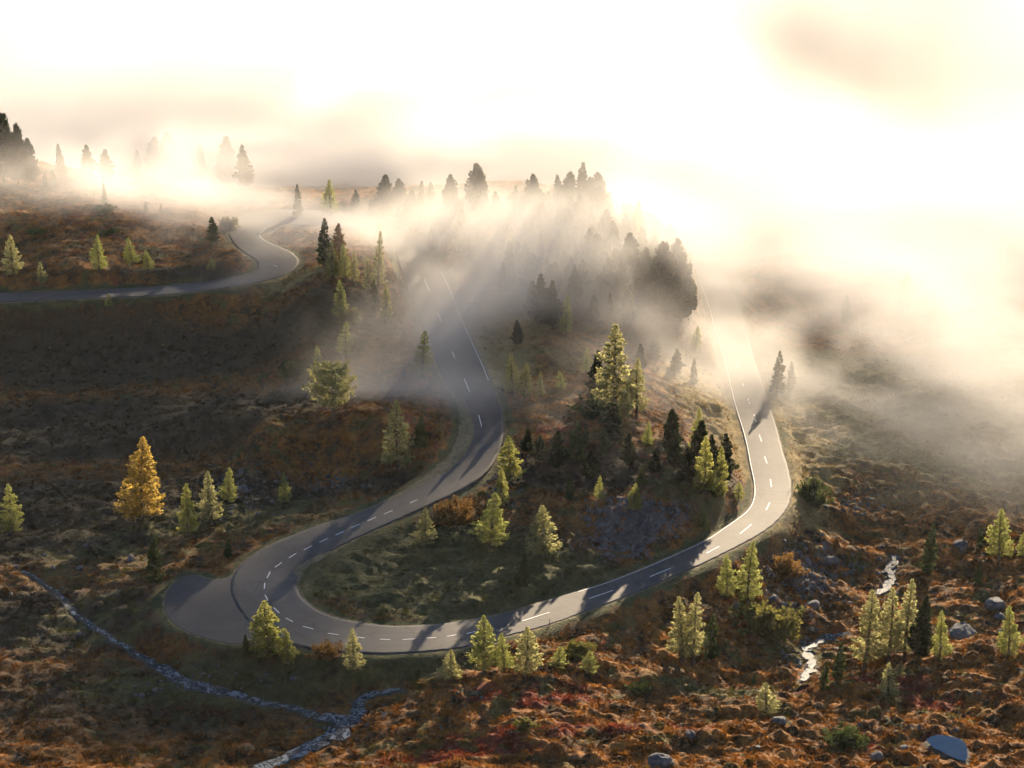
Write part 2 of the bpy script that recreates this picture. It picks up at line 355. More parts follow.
def mat_ground():
    N = NT('moorland'); v = N.coord()
    c, fine, mid = ground_colour(N, v)
    rn = N.noise(v, .9, 6, .7, .8); vor = N.n('ShaderNodeTexVoronoi', {'Vector': v, 'Scale': .7}, feature='DISTANCE_TO_EDGE').outputs[0]
    rock = N.ramp(rn, [(.3, (.03, .032, .037)), (.5, (.085, .088, .098)), (.7, (.18, .18, .185))])
    rock = N.mix(N.mr(vor, 0, .08, .6, 0), rock, (.02, .02, .022))
    c = N.mix(N.mr(N.m_('ADD', N.attr('rock'), N.m_('MULTIPLY', N.m_('SUBTRACT', rn, .5), 1.6)), .42, .62), c, rock)
    c = N.mix(N.mr(N.attr('wet'), .2, .8), c, N.mix(fine, (.03, .028, .022), (.12, .12, .11)))
    c = N.mix(N.mr(N.attr('verge'), .4, .7), c, N.ramp(fine, [(.35, (.09, .075, .045)), (.65, (.20, .17, .10))]))
    h = N.m_('ADD', N.m_('MULTIPLY', fine, .5), N.m_('ADD', N.m_('MULTIPLY', N.noise(v, 5, 4, .7), .3), N.m_('MULTIPLY', rn, N.m_('MULTIPLY', N.attr('rock'), .9))))
    return N.out(N.pbr(c, .95, N.bump(h, 1.0, .45), .15))
M_GROUND = mat_ground()
def mat_asphalt(name, base, patch):
    N = NT(name); v = N.coord()
    f = N.noise(v, 9, 5, .75); b = N.noise(N.scale(v, (1, 1, 1)), .12, 5, .6, .5); tr = N.n('ShaderNodeAttribute', attribute_name='track').outputs['Fac']
    c = N.ramp(f, [(.3, tuple(x*.75 for x in base)), (.7, tuple(x*1.3 for x in base))])
    c = N.mix(N.mr(b, .45, .6, 0, .75), c, patch)
    c = N.mix(N.m_('MULTIPLY', tr, .45), c, tuple(x*1.7 for x in base))
    st = N.mr(N.noise(N.scale(v, (1, 1, 1)), .45, 5, .7, 1.2), .52, .66, 0, .55); c = N.mix(st, c, tuple(x*.55 for x in base))
    gr = N.mr(N.noise(v, 1.6, 5, .75), .60, .72, 0, .5); c = N.mix(N.m_('MULTIPLY', gr, N.m_('SUBTRACT', 1.0, tr)), c, (.11, .10, .08))
    crack = N.n('ShaderNodeTexVoronoi', {'Vector': N.n('ShaderNodeVectorMath', {0: v, 1: N.n('ShaderNodeTexNoise', {'Vector': v, 'Scale': .5}).outputs['Color']}, operation='ADD').outputs[0], 'Scale': .16}, feature='DISTANCE_TO_EDGE').outputs[0]
    c = N.mix(N.mr(crack, .004, .014, .75, 0), c, tuple(x*.4 for x in base))
    return N.out(N.pbr(c, .78, N.bump(f, .5, .02), .35))
M_ROAD = mat_asphalt('asphalt', (.036, .036, .037), (.058, .056, .054))
M_LAY = mat_asphalt('gravelled_asphalt', (.030, .030, .032), (.042, .041, .040))
def mat_paint():
    N = NT('road_paint'); v = N.coord()
    w = N.mr(N.noise(v, 4, 5, .8), .36, .50)
    return N.out(N.pbr(N.mix(w, (.30, .30, .29), (.80, .80, .77)), .6))
M_PAINT = mat_paint()
def mat_water(deep):
    N = NT('water'); v = N.coord()
    if deep:
        return N.out(N.pbr(N.mix(N.noise(v, .8, 3), (.006, .022, .06), (.010, .034, .085)), .04, None, .5, IOR=1.18))  # blue of the reflected sky is painted into the base colour
    foam = N.mr(N.n('ShaderNodeTexNoise', {'Vector': v, 'Scale': 1.2, 'Detail': 4., 'Roughness': .6, 'Distortion': 1.6}).outputs['Fac'], .46, .60)
    c = N.mix(foam, (.025, .03, .035), (.20, .235, .27))
    return N.out(N.pbr(c, N.mr(foam, 0, 1, .45, .8), N.bump(N.noise(v, 4, 4, .7), .5, .12), .15, IOR=1.2))
M_STREAM = mat_water(False); M_POND = mat_water(True)

# ------------------------------------------------------------------ ground cover zones (px, py, z, rx, ry, amount)
def zone(lst, x, y):
    r = np.zeros(x.shape)
    for px, py, z, rx, ry, a in lst:
        c = P(px, py, z); r = np.maximum(r, a*np.exp(-(((x-c[0])/rx)**2+((y-c[1])/ry)**2)**1.3))
    return r
Z_GREEN = [(430,570,0,20,17,1),(350,570,0,14,12,1),(520,580,-1,16,11,.9),(600,560,0,14,5,.7),(240,520,0,26,10,.6),(120,560,-1,20,12,.5),(860,400,-7,34,40,1),(960,420,-8,35,40,.9),(230,670,-1,22,6,.8),(380,660,-1,16,5,.8),(100,620,-1,18,10,.5),(800,650,-10,8,8,.6),(720,690,-6,12,5,.7),(900,490,-8,16,8,.5),(690,500,0,10,9,.6)]
Z_STRAW = [(500,350,6,7,20,1),(520,310,8,9,18,.8),(800,500,-6,6,12,.8),(810,470,-6,6,12,.8),(700,400,-3,8,20,.85),(730,440,-4,5,20,.9),(600,370,5,14,9,.5),(780,540,-7,6,7,.5),(300,280,11,10,5,.8),(800,420,-6,9,20,.6),(230,245,13,7,6,.5)]
Z_DARK = [(100,350,4,60,14,.8),(120,430,0,45,16,.95),(40,520,-1,30,20,.9),(160,500,0,30,12,.9),(60,620,-2,28,14,.7),(120,700,-3,35,14,.6),(260,500,0,16,8,.8),(380,480,2,10,6,.7),(480,540,1,22,8,.6),(590,470,3,18,10,.8),(700,470,0,10,10,.7),(560,300,9,26,20,.6),(350,320,9,12,20,.7),(640,300,3,14,40,.6),(200,270,12,20,3,.8)]  # dark scrub; on the left slope shade is painted in too
Z_RED = [(530,690,-1,12,4,.8),(240,420,3,12,4,.5),(420,425,4,9,7,.5),(880,680,-7,8,3,1),(940,700,-6,12,3,.7),(620,730,-1,12,4,.7),(470,745,0,12,4,1),(640,470,3,6,6,.8),(700,735,-2,16,4,.6),(570,420,5,7,6,.5),(880,740,-3,20,4,.6),(40,230,15,30,12,.25)]
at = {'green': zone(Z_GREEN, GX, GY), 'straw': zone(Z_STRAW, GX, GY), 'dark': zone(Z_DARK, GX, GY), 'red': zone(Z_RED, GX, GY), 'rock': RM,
      'wet': WET, 'verge': (1-smooth(.1, .55+.5*noise2(GX/1.2, GY/1.2, 5), DD))}
vw = 1+.8*noise2(GX/3, GY/3, 6)
at['green'] = np.maximum(at['green'], .85*(1-smooth(.6, 2.4*vw, DD)))
at['straw'] = np.maximum(at['straw'], .4*(1-smooth(.3, 1.0*vw, DD)))
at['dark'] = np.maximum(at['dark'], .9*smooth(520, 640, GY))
def zsample(name, x, y):
    w = .262*np.clip(y, 170, 560); j = np.clip(np.searchsorted(ys, y), 0, len(ys)-1); i = np.clip(np.searchsorted(us, x/w), 0, len(us)-1)
    return at[name][j, i] if isinstance(name, str) else name[j, i]
ny, nx = GX.shape
idx = np.arange(ny*nx).reshape(ny, nx)
Q = np.stack([idx[:-1, :-1], idx[:-1, 1:], idx[1:, 1:], idx[1:, :-1]], -1).reshape(-1, 4)
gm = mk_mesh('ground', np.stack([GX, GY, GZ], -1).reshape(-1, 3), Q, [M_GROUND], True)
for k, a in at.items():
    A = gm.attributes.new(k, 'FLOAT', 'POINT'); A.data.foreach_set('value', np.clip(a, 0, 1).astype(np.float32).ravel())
tag(link('ground', gm), 'moorland hillside with heather, grass and rock outcrops', 'ground', kind='structure')

# ------------------------------------------------------------------ road ribbon with thickness, lay-by, markings
fr = np.array([0, .06, .22, .34, .5, .66, .78, .94, 1.0])
def ribbon(name, A, B, mat, lift=0.0, skirt=.25, camber=.06):
    cols = A[:, None]+(B-A)[:, None]*fr[None, :, None]
    cols = cols.copy(); cols[..., 2] += lift+camber*(1-(2*fr-1)**2)[None]
    L = cols[:, :1].copy(); L[..., 2] -= skirt; R = cols[:, -1:].copy(); R[..., 2] -= skirt
    V = np.concatenate([L, cols, R], 1); n, k = V.shape[:2]; ii = np.arange(n*k).reshape(n, k)
    q = np.stack([ii[:-1, :-1], ii[:-1, 1:], ii[1:, 1:], ii[1:, :-1]], -1).reshape(-1, 4)
    me = mk_mesh(name, V.reshape(-1, 3), q[:, ::-1], [mat], True)
    tr = np.tile([0, 0, .2, 1, .1, 1, .2, 0, 0], 1)*1.0; tr = np.r_[0, tr, 0]
    a = me.attributes.new('track', 'FLOAT', 'POINT'); a.data.foreach_set('value', np.tile(tr, n).astype(np.float32))
    return me
jA = RA.copy(); jB = RB.copy()      # slightly broken tarmac edges
side = (RA-RB)/(2*RW[:, None]); s_ = np.arange(len(RA))*.9
jA += side*(noise2(s_, s_*0+3.3, 1)*.12)[:, None]; jB -= side*(noise2(s_, s_*0+7.3, 2)*.14)[:, None]
jA[:, 2] = RA[:, 2]; jB[:, 2] = RB[:, 2]
tag(link('road', ribbon('road', jA, jB, M_ROAD, .03)), 'grey asphalt mountain road sweeping round a hairpin bend', 'road', kind='structure')
lbp = resample(np.vstack([LB, LB[:1]]), 6)[:-1]
nb = len(lbp); cc = lbp.mean(0)
V = np.vstack([[cc+(0, 0, .01)], lbp+(0, 0, .0), lbp-(0, 0, .3)])
tri = [[0, 1+i, 1+(i+1) % nb] for i in range(nb)]+[[1+i, 1+nb+i, 1+nb+(i+1) % nb] for i in range(nb)]+[[1+i, 1+nb+(i+1) % nb, 1+(i+1) % nb] for i in range(nb)]
lm = mk_mesh('lay_by', V, tri, [M_LAY]); tag(link('lay_by', lm), 'dark tarmac lay-by outside the hairpin bend', 'lay-by', kind='structure')
RTREE = RC
def road_pt(px, py):
    # the point of the road surface seen at a pixel
    z = 0
    for _ in range(12):
        p = P(px, py, z); d = np.hypot(RC[:, 0]-p[0], RC[:, 1]-p[1]); k = d.argmin()
        z = RC[k, 2]+.03+.06*(1-min(1, d[k]/RW[k])**2)
    return p, k
DASH = [(737.1,361.5,738.1,367.4),(742,379,743.4,386),(747.9,397.7,749.5,403.5),(753.8,414.3,756,422),(759.2,434.8,761.6,441.6),(764.6,456.6,767,463.4),(770.3,479,771.4,486.9),(769.9,502.5,766,510),(751.3,524.4,740,533.8),(719,546.4,706.4,553.3),(671,568,649.8,576.7),(614.8,589.7,589,598.6),(549.8,612.2,522.2,620.9),
 (475.6,631.5,466.4,633.6),(456.3,634.7,447,636.4),(436.3,637.5,426.4,638.1),(414.4,638.8,402.6,639.6),(390.3,639.6,380,639.2),(364.7,638,355,636.7),(338.7,634.8,327.7,633.2),(313.3,629,303,626.3),(293,621.7,285.9,618),(279.5,613,273.5,607.5),(267.9,600.4,265,594.9),(264.3,588.9,264.8,582.9),(267,578,270.3,571.6),(275,567.3,281.8,562.3),(288.6,558,296.3,553.3),(304,550,311.9,545.7),(319.5,542.4,327.7,538.3),(335.7,535,343.9,531.2),(351,527.9,360,524),(367.4,521,376,517.2),(383.8,514.2,392.5,510.4),
 (409.8,503,440,490),(469.3,468.9,479.7,453.2),(482.6,430,478.7,415),(469.7,391.7,464.4,379),(454.8,358,449,343.8),(442,323.8,436.6,310.5),(429.8,292,424.5,279.3),(732,345,733.6,351.5),(269,263.8,277.7,266.5)]
V = []; q = []
def strip(p0, p1, w, up):
    d = p1-p0; d[2] = 0; d /= np.linalg.norm(d); s = np.array([-d[1], d[0], 0])*w/2
    for p in (p0, p1): V.extend([p+s+(0, 0, up), p-s+(0, 0, up)])
    b = len(V)-4; q.append([b, b+1, b+3, b+2])
for x0, y0, x1, y1 in DASH:
    pts = [road_pt(x0+(x1-x0)*t, y0+(y1-y0)*t)[0] for t in np.linspace(0, 1, 4)]
    for a, b in zip(pts[:-1], pts[1:]): strip(a.copy(), b.copy(), .14, .008)
def edge_line(k0, k1):
    L = RA[k0:k1]-side[k0:k1]*.22; L = L.copy(); L[:, 2] += .05
    for a, b in zip(L[:-1], L[1:]): strip(a.copy(), b.copy(), .095, .008)
kk = [int(np.hypot(RA[:, 0]-P(x, y, z)[0], RA[:, 1]-P(x, y, z)[1]).argmin()) for x, y, z in ((697,280,-8.5),(574,592,-2.0),(490,380,5.4),(442,270,8.0))]
edge_line(kk[0], kk[1]); edge_line(kk[2], kk[3])
mk = mk_mesh('road_marking', V, q, [M_PAINT]); tag(link('road_marking', mk), 'white dashed centre line and edge line on the road', 'road marking', kind='structure')

# ------------------------------------------------------------------ streams, pond
for i, (c, ww) in enumerate(STREAMS):
    t = np.gradient(c, axis=0); t[:, 2] = 0; t /= np.linalg.norm(t, axis=1)[:, None]+1e-9; s = np.c_[-t[:, 1], t[:, 0], t[:, 2]*0]
    f5 = np.array([-1.5, -.8, 0, .8, 1.5]); Vv = c[:, None]+s[:, None]*ww[:, None, None]*f5[None, :, None]
    Vv[..., 2] -= .22; n, k = Vv.shape[:2]; ii = np.arange(n*k).reshape(n, k)
    qq = np.stack([ii[:-1, :-1], ii[:-1, 1:], ii[1:, 1:], ii[1:, :-1]], -1).reshape(-1, 4)
    tag(link('stream', mk_mesh('stream', Vv.reshape(-1, 3), qq, [M_STREAM], True)),
        ['thin brook running down the shaded slope below the lay-by', 'brook tumbling out below the heath rise', 'short white cascade in the rocky gully', 'bright brook bending through the boggy hollow'][i], 'stream', kind='structure')
pv = PND.copy(); pv[:, 2] = PONDC[2]-.12
pc = pv.mean(0); pv[:, :2] = pc[:2]+(pv[:, :2]-pc[:2])*1.0
tag(link('pond', mk_mesh('pond', np.vstack([[pc], pv]), [[0, 1+i, 1+(i+1) % len(pv)] for i in range(len(pv))], [M_POND])), 'small dark blue pond among red heath', 'pond', kind='structure')

# ------------------------------------------------------------------ ground cover: tufts of heath and grass, nobody could count them
def mat_cover():
    N = NT('heath_tufts'); v = N.coord(); c, fine, mid = ground_colour(N, v)
    c = N.mix(1.0, c, (1.25, 1.2, 1.1), 'MULTIPLY')
    d = N.n('ShaderNodeBsdfDiffuse', {'Color': c}).outputs[0]; t = N.n('ShaderNodeBsdfTranslucent', {'Color': c}).outputs[0]
    return N.out(N.n('ShaderNodeMixShader', {0: .45, 1: d, 2: t}).outputs[0])
M_COVER = mat_cover()
def tufts(n, seed, y0, y1, smin, smax, leaves, keep, low=1.0):
    r = np.random.default_rng(seed)
    y = y0+(y1-y0)*r.random(n)**1.25; x = (r.random(n)*2-1)*(.262*y*1.12)
    k = keep(x, y, r); x, y = x[k], y[k]; n = len(x)
    z = height(x, y); s = smin+(smax-smin)*r.random(n)**2.2
    th = r.random((n, leaves))*2*np.pi; el = r.random((n, leaves))*1.15+.12; rad = r.random((n, leaves))*.5
    bx = x[:, None]+np.cos(th)*rad*s[:, None]; by = y[:, None]+np.sin(th)*rad*s[:, None]; bz = z[:, None]-.05+0*th
    L = s[:, None]*(.5+.6*r.random((n, leaves))); dx = np.cos(th)*np.cos(el)*L; dy = np.sin(th)*np.cos(el)*L; dz = np.sin(el)*L*low
    w = .13*s[:, None]+.035; px_, py_ = -np.sin(th)*w, np.cos(th)*w
    a = np.stack([bx+dx*.3+px_, by+dy*.3+py_, bz+dz*.5], -1); b = np.stack([bx+dx*.3-px_, by+dy*.3-py_, bz+dz*.5], -1)
    c = np.stack([bx+dx, by+dy, bz+dz*.85], -1); e = np.stack([bx, by, bz], -1)
    V = np.stack([e, a, c, b], 2).reshape(-1, 3)
    F_ = np.arange(len(V)).reshape(-1, 4)
    return V, F_, np.repeat(x, leaves*4), np.repeat(y, leaves*4)
def add_cover(name, label, *a, **k):
    V, F_, vx, vy = tufts(*a, **k)
    me = mk_mesh(name, V, F_, [M_COVER])
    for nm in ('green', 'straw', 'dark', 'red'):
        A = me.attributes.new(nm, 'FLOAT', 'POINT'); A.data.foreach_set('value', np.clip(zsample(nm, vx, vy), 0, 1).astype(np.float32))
    tag(link(name, me), label, name.replace('_', ' '), kind='stuff')
def keep_heath(x, y, r):
    g = zsample('green', x, y); d = zsample(DD, x, y); w = zsample('wet', x, y); rk = zsample('rock', x, y)
    cl = noise2(x/2.2, y/1.8, 9)+.3
    return (d > 1.6) & (w < .15) & (rk < .55) & (r.random(len(x)) < np.clip(cl*1.5, .12, 1)*(1-.8*np.clip(g, 0, 1)))
def keep_grass(x, y, r):
    g = zsample('green', x, y)+zsample('straw', x, y)*.7; d = zsample(DD, x, y); w = zsample('wet', x, y)
    return (d > .35) & (w < .2) & (r.random(len(x)) < np.clip(g, .08, 1))
add_cover('heather', 'low heath shrubs carpeting the slopes in rust and red', 170000, 1, 184, 400, .22, .85, 9, keep_heath, low=.7)
add_cover('grass', 'short tufts of grass on verges and meadow', 90000, 2, 184, 400, .12, .34, 6, keep_grass, low=.8)
# ------------------------------------------------------------------ trees
def mat_leaf(name, dark, light, trans, tmix=.5):
    N = NT(name); v = N.coord(); rnd = N.n('ShaderNodeObjectInfo').outputs['Random']
    f = N.noise(v, 1.1, 4, .7); f2 = N.noise(v, 6, 2, .6)
    f = N.m_('ADD', N.m_('MULTIPLY', f, .6), N.m_('MULTIPLY', f2, .4))
    f = N.m_('ADD', f, N.m_('MULTIPLY', N.m_('SUBTRACT', rnd, .5), .16))
    c = N.ramp(f, [(.32, dark), (.62, light)]); tc = N.ramp(f, [(.32, tuple(x*.7 for x in trans)), (.62, trans)])
    d = N.n('ShaderNodeBsdfDiffuse', {'Color': c}).outputs[0]; t = N.n('ShaderNodeBsdfTranslucent', {'Color': tc}).outputs[0]
    return N.out(N.n('ShaderNodeMixShader', {0: tmix, 1: d, 2: t}).outputs[0])
M_LARCH = mat_leaf('larch_needles', (.065, .080, .035), (.15, .16, .065), (.42, .44, .13), .6)
M_LARCHP = mat_leaf('pale_larch_needles', (.10, .11, .06), (.20, .20, .10), (.48, .46, .20), .6)
M_GOLD = mat_leaf('golden_larch_needles', (.18, .13, .02), (.38, .27, .06), (.70, .50, .12), .55)
M_LIME = mat_leaf('yellowing_larch_needles', (.09, .10, .032), (.18, .18, .062), (.46, .46, .13), .6)
M_BUSH = mat_leaf('willow_leaves', (.055, .06, .02), (.13, .12, .04), (.20, .19, .05), .45)
M_PINE = mat_leaf('pine_needles', (.012, .020, .012), (.032, .045, .022), (.05, .07, .025), .3)
M_SPRUCE = mat_leaf('spruce_needles', (.020, .032, .016), (.048, .065, .028), (.09, .12, .035), .4)
M_RUST = mat_leaf('rusty_foliage', (.09, .045, .018), (.20, .11, .035), (.30, .17, .05), .45)
def mat_bark():
    N = NT('bark'); v = N.coord(); f = N.noise(N.scale(v, (8, 8, 1.5)), 1, 5, .7)
    return N.out(N.pbr(N.ramp(f, [(.3, (.035, .026, .02)), (.7, (.14, .11, .085))]), .9, N.bump(f, .8, .05), .1))
M_BARK = mat_bark()

def tube(V, Fq, pts, rad, k=6):
    pts = np.asarray(pts, float); b0 = len(V); n = len(pts)
    for i, p in enumerate(pts):
        d = pts[min(i+1, n-1)]-pts[max(i-1, 0)]; d = d/(np.linalg.norm(d)+1e-9)
        a = np.cross(d, [0, 0, 1.] if abs(d[2]) < .9 else [1., 0, 0]); a /= np.linalg.norm(a); b = np.cross(d, a)
        for j in range(k):
            t = 2*math.pi*j/k; V.append(p+rad[i]*(a*math.cos(t)+b*math.sin(t)))
    for i in range(n-1):
        for j in range(k):
            Fq.append([b0+i*k+j, b0+i*k+(j+1) % k, b0+(i+1)*k+(j+1) % k, b0+(i+1)*k+j])

def make_tree(name, H, R, seed, mat, shape='larch', nb=100, leaf=(.20, .085), per=50, low=.1, gap=.25, lean=.02):
    """one tree at its real size: returns (trunk mesh, crown mesh)"""
    r = np.random.default_rng(seed)
    ph = r.random()*6; lx, ly = r.normal(0, lean, 2)
    def axis_pt(t): return np.array([lx*H*t+.012*H*math.sin(ph+t*4), ly*H*t+.012*H*math.cos(ph*1.7+t*3.3), H*t])
    TV, TF = [], []
    r0 = .017*H+.035
    tt = np.linspace(0, .985, 14)
    tube(TV, TF, [axis_pt(t)-np.array([0, 0, .25 if t == 0 else 0]) for t in tt], [r0*(1.35 if t == 0 else 1)*(1-t)**.85+.012 for t in tt], 8)
    LP, LD_, LS = [], [], []
    sect = r.random(9)*.7+.55; azb = r.random()*6.28      # uneven outline: each side of the tree its own fullness
    for b in range(nb):
        if shape == 'bush':
            t = r.random()**.8*.9
        else:
            t = low+(1-low)*(b+r.random())/nb
            t = min(t, .992)
        az = b*2.39996+r.normal(0, .35)
        u = (t-low)/(1-low)
        if shape == 'larch': prof = (1-u)**.82*(.55+.45*min(1, u/.12)) + .035
        elif shape == 'spire': prof = (1-u)**.72*(.6+.4*min(1, u/.1))+.03
        elif shape == 'pine': prof = min(1, .62+u*1.8)*(max(0, 1-max(0, u-.12)/.90)**.80)*(.95+.05*math.sin(u*31+seed))+.03
        elif shape == 'round': prof = (max(0, 1-(abs(u-.45)/.58)**2.2))**.55+.05
        else: prof = math.sqrt(max(0, 1-t*t))
        fullness = sect[int(((az+azb) % 6.2832)/6.2832*9) % 9]
        if r.random() < gap*.5 and u < .9: continue
        L = R*prof*(.62+.5*r.random())*(.75+.25*fullness)
        if r.random() < .06: L *= 1.25
        p0 = axis_pt(t)
        if shape in ('larch', 'spire'): up0, droop = .10+.25*u, -.28*(1-u)
        elif shape == 'pine': up0, droop = .18+.5*u, .12
        elif shape == 'round': up0, droop = .35+.3*u, -.05
        else: up0, droop = .5, 0; p0 = np.array([r.normal(0, R*.22), r.normal(0, R*.22), 0])
        if shape == 'bush':
            el = r.random()*1.35+.1; L = R*(.65+.4*r.random())
            dirv = np.array([math.cos(az)*math.cos(el), math.sin(az)*math.cos(el), math.sin(el)*H/R*.9])
        else: dirv = np.array([math.cos(az), math.sin(az), up0])
        s = np.linspace(0, 1, 5)[:, None]
        if shape == 'bush': pts = p0+dirv*L*s
        else: pts = p0+dirv*L*s+np.array([0, 0, 1])*(droop*L)*(s**1.2)*(1.25-s)*1.8
        if L > .45*R*.6 or shape in ('round', 'bush'):
            tube(TV, TF, pts, np.linspace(.008+.012*L, .005, 5), 4)
        n = max(5, int(per*1.35*(.25+.75*L/R)))
        ti = r.random(n)**.62*(1-.12)+.12 if shape != 'bush' else r.random(n)**.5
        base = p0+dirv*L*ti[:, None]
        if shape != 'bush': base = base+np.c_[0*ti, 0*ti, droop*L*(ti**1.2)*(1.25-ti)*1.8]
        wspread = L*.22*(1.15-ti)+.05
        sidev = np.array([-math.sin(az), math.cos(az), 0])
        off = r.normal(0, 1, n)[:, None]*sidev*wspread[:, None]
        offz = r.normal(-.04 if shape in ('larch', 'spire') else .03, .10 if shape != 'pine' else .14, n)*(.4+.6*L/R)*(R*.6)
        base = base+off; base[:, 2] += offz
        d = dirv/np.linalg.norm(dirv)+off/(wspread[:, None]+1e-6)*.35+r.normal(0, .45, (n, 3))
        if shape in ('pine', 'round'): d[:, 2] += .55
        if shape in ('larch', 'spire'): d[:, 2] += .05
        LP.append(base); LD_.append(d); LS.append((.62+.6*r.random(n))*(1-.5*max(0,u-.55)/.45 if shape in ('larch','spire','pine') else 1))
    # leader shoot
    n = 26; t = .86+.14*r.random(n); base = np.array([axis_pt(min(q, 1.0)) for q in t])+r.normal(0, .02, (n, 3))*(R*.4)
    if shape in ('larch', 'spire', 'pine'):
        LP.append(base); LD_.append(np.c_[r.normal(0, .5, n), r.normal(0, .5, n), 1.3+0*t]); LS.append(.4+.35*r.random(n))
    LP = np.vstack(LP); D = np.vstack(LD_); D /= np.linalg.norm(D, axis=1)[:, None]; LS = np.concatenate(LS)
    if shape == 'bush': LP[:, 2] = np.maximum(LP[:, 2], .05)
    N_ = r.normal(size=D.shape); Sd = np.cross(D, N_); Sd /= np.linalg.norm(Sd, axis=1)[:, None]
    l = (leaf[0]*LS)[:, None]; w_ = (leaf[1]*LS)[:, None]
    V = np.stack([LP-D*l*.15, LP+D*l*.4+Sd*w_, LP+D*l, LP+D*l*.4-Sd*w_], 1).reshape(-1, 3)
    cm = mk_mesh(name+'_crown', V, np.arange(len(V)).reshape(-1, 4), [mat])
    tm = mk_mesh(name+'_trunk', np.array(TV), TF, [M_BARK], True)
    return tm, cm, H
PROTO = {}
def proto(key, n, **k):
    PROTO[key] = [make_tree(f'{key}_{i}', seed=hash_(key)+i*13, **k) for i in range(n)]
def hash_(s): return sum(ord(c)*(i+3) for i, c in enumerate(s)) % 9973
proto('larch', 3, H=9.0, R=2.1, mat=M_LARCH, nb=120, per=62, gap=.3)
proto('bigl', 1, H=12.0, R=2.9, mat=M_LARCHP, nb=150, per=90, leaf=(.24, .10), gap=.3)
proto('pale', 2, H=7.0, R=1.8, mat=M_LARCHP, nb=95, per=52, gap=.3)
proto('tall', 3, H=11.0, R=2.1, mat=M_LARCHP, nb=130, per=60, low=.14, leaf=(.21, .085), gap=.45)
proto('lime', 2, H=7.0, R=1.75, mat=M_LIME, nb=100, per=58, gap=.2)
proto('gold', 1, H=10.5, R=2.45, mat=M_GOLD, nb=140, per=75, leaf=(.23, .10), low=.05, gap=.25)
proto('young', 2, H=4.2, R=1.15, mat=M_LARCH, nb=60, per=36, leaf=(.17, .07), low=.05, gap=.3)
proto('youngp', 1, H=4.2, R=1.1, mat=M_LARCHP, nb=60, per=34, leaf=(.17, .07), low=.05, gap=.3)
proto('spruce', 3, H=9.0, R=1.55, mat=M_SPRUCE, shape='spire', nb=130, per=62, leaf=(.22, .10), low=.05, gap=.2)
proto('pine', 3, H=9.5, R=1.9, mat=M_PINE, shape='pine', nb=130, per=85, leaf=(.27, .13), low=.05, gap=.2)
proto('wide', 2, H=10.0, R=2.9, mat=M_PINE, shape='pine', nb=150, per=100, leaf=(.30, .14), low=.06, gap=.25)
proto('round', 1, H=6.4, R=2.9, mat=M_LARCHP, shape='round', nb=90, per=90, leaf=(.20, .10), low=.22, gap=.3)
proto('bush', 2, H=2.0, R=1.7, mat=M_BUSH, shape='bush', nb=70, per=55, leaf=(.16, .08))
proto('dbush', 2, H=2.0, R=1.7, mat=M_SPRUCE, shape='bush', nb=70, per=55, leaf=(.16, .08))
proto('rbush', 1, H=2.4, R=2.0, mat=M_RUST, shape='bush', nb=80, per=60, leaf=(.16, .08))
KIND = {'larch': 'larch_tree', 'bigl': 'larch_tree', 'pale': 'larch_tree', 'tall': 'larch_tree', 'lime': 'larch_tree', 'gold': 'larch_tree', 'young': 'larch_tree', 'youngp': 'larch_tree',
        'spruce': 'spruce_tree', 'pine': 'pine_tree', 'wide': 'pine_tree', 'round': 'larch_tree', 'bush': 'bush', 'dbush': 'bush', 'rbush': 'bush'}
tcount = {}
def tree(kind, px, py, hpx, label, group, wide=1.0):
    base = hit(px, py); D = np.linalg.norm(base-[0, 0, CAMZ]); dep = base[1]*cp-(base[2]-CAMZ)*sp
    hm = hpx/(F/dep)/math.cos(math.asin((CAMZ-base[2])/D))
    i = tcount.get(kind, 0); tcount[kind] = i+1
    tm, cm, H = PROTO[kind][i % len(PROTO[kind])]
    nm = KIND[kind]
    root = bpy.data.objects.new(nm, None); root.empty_display_size = .5; COL.objects.link(root)
    root.location = tuple(base); s = hm/H; wide *= random.uniform(1.15, 1.42) if nm not in ('bush',) else 1.0; root.scale = (s*wide, s*wide, s); root.rotation_euler = (random.gauss(0, .025), random.gauss(0, .025), random.random()*6.28)
    tag(root, label, nm.replace('_', ' '), group)
    link('trunk' if nm != 'bush' else 'stem', tm, root); link('crown' if nm != 'bush' else 'foliage', cm, root)
    return root
G1 = 'larches below the road'; G2 = 'trees in the rocky gully and on the heath'; G3 = 'trees on the shaded slope'; G4 = 'trees on the spur inside the road loop'
G5 = 'trees half veiled in mist'; G6 = 'trees fading in the fog'; G7 = 'young trees along the upper road'; G8 = 'bushes'
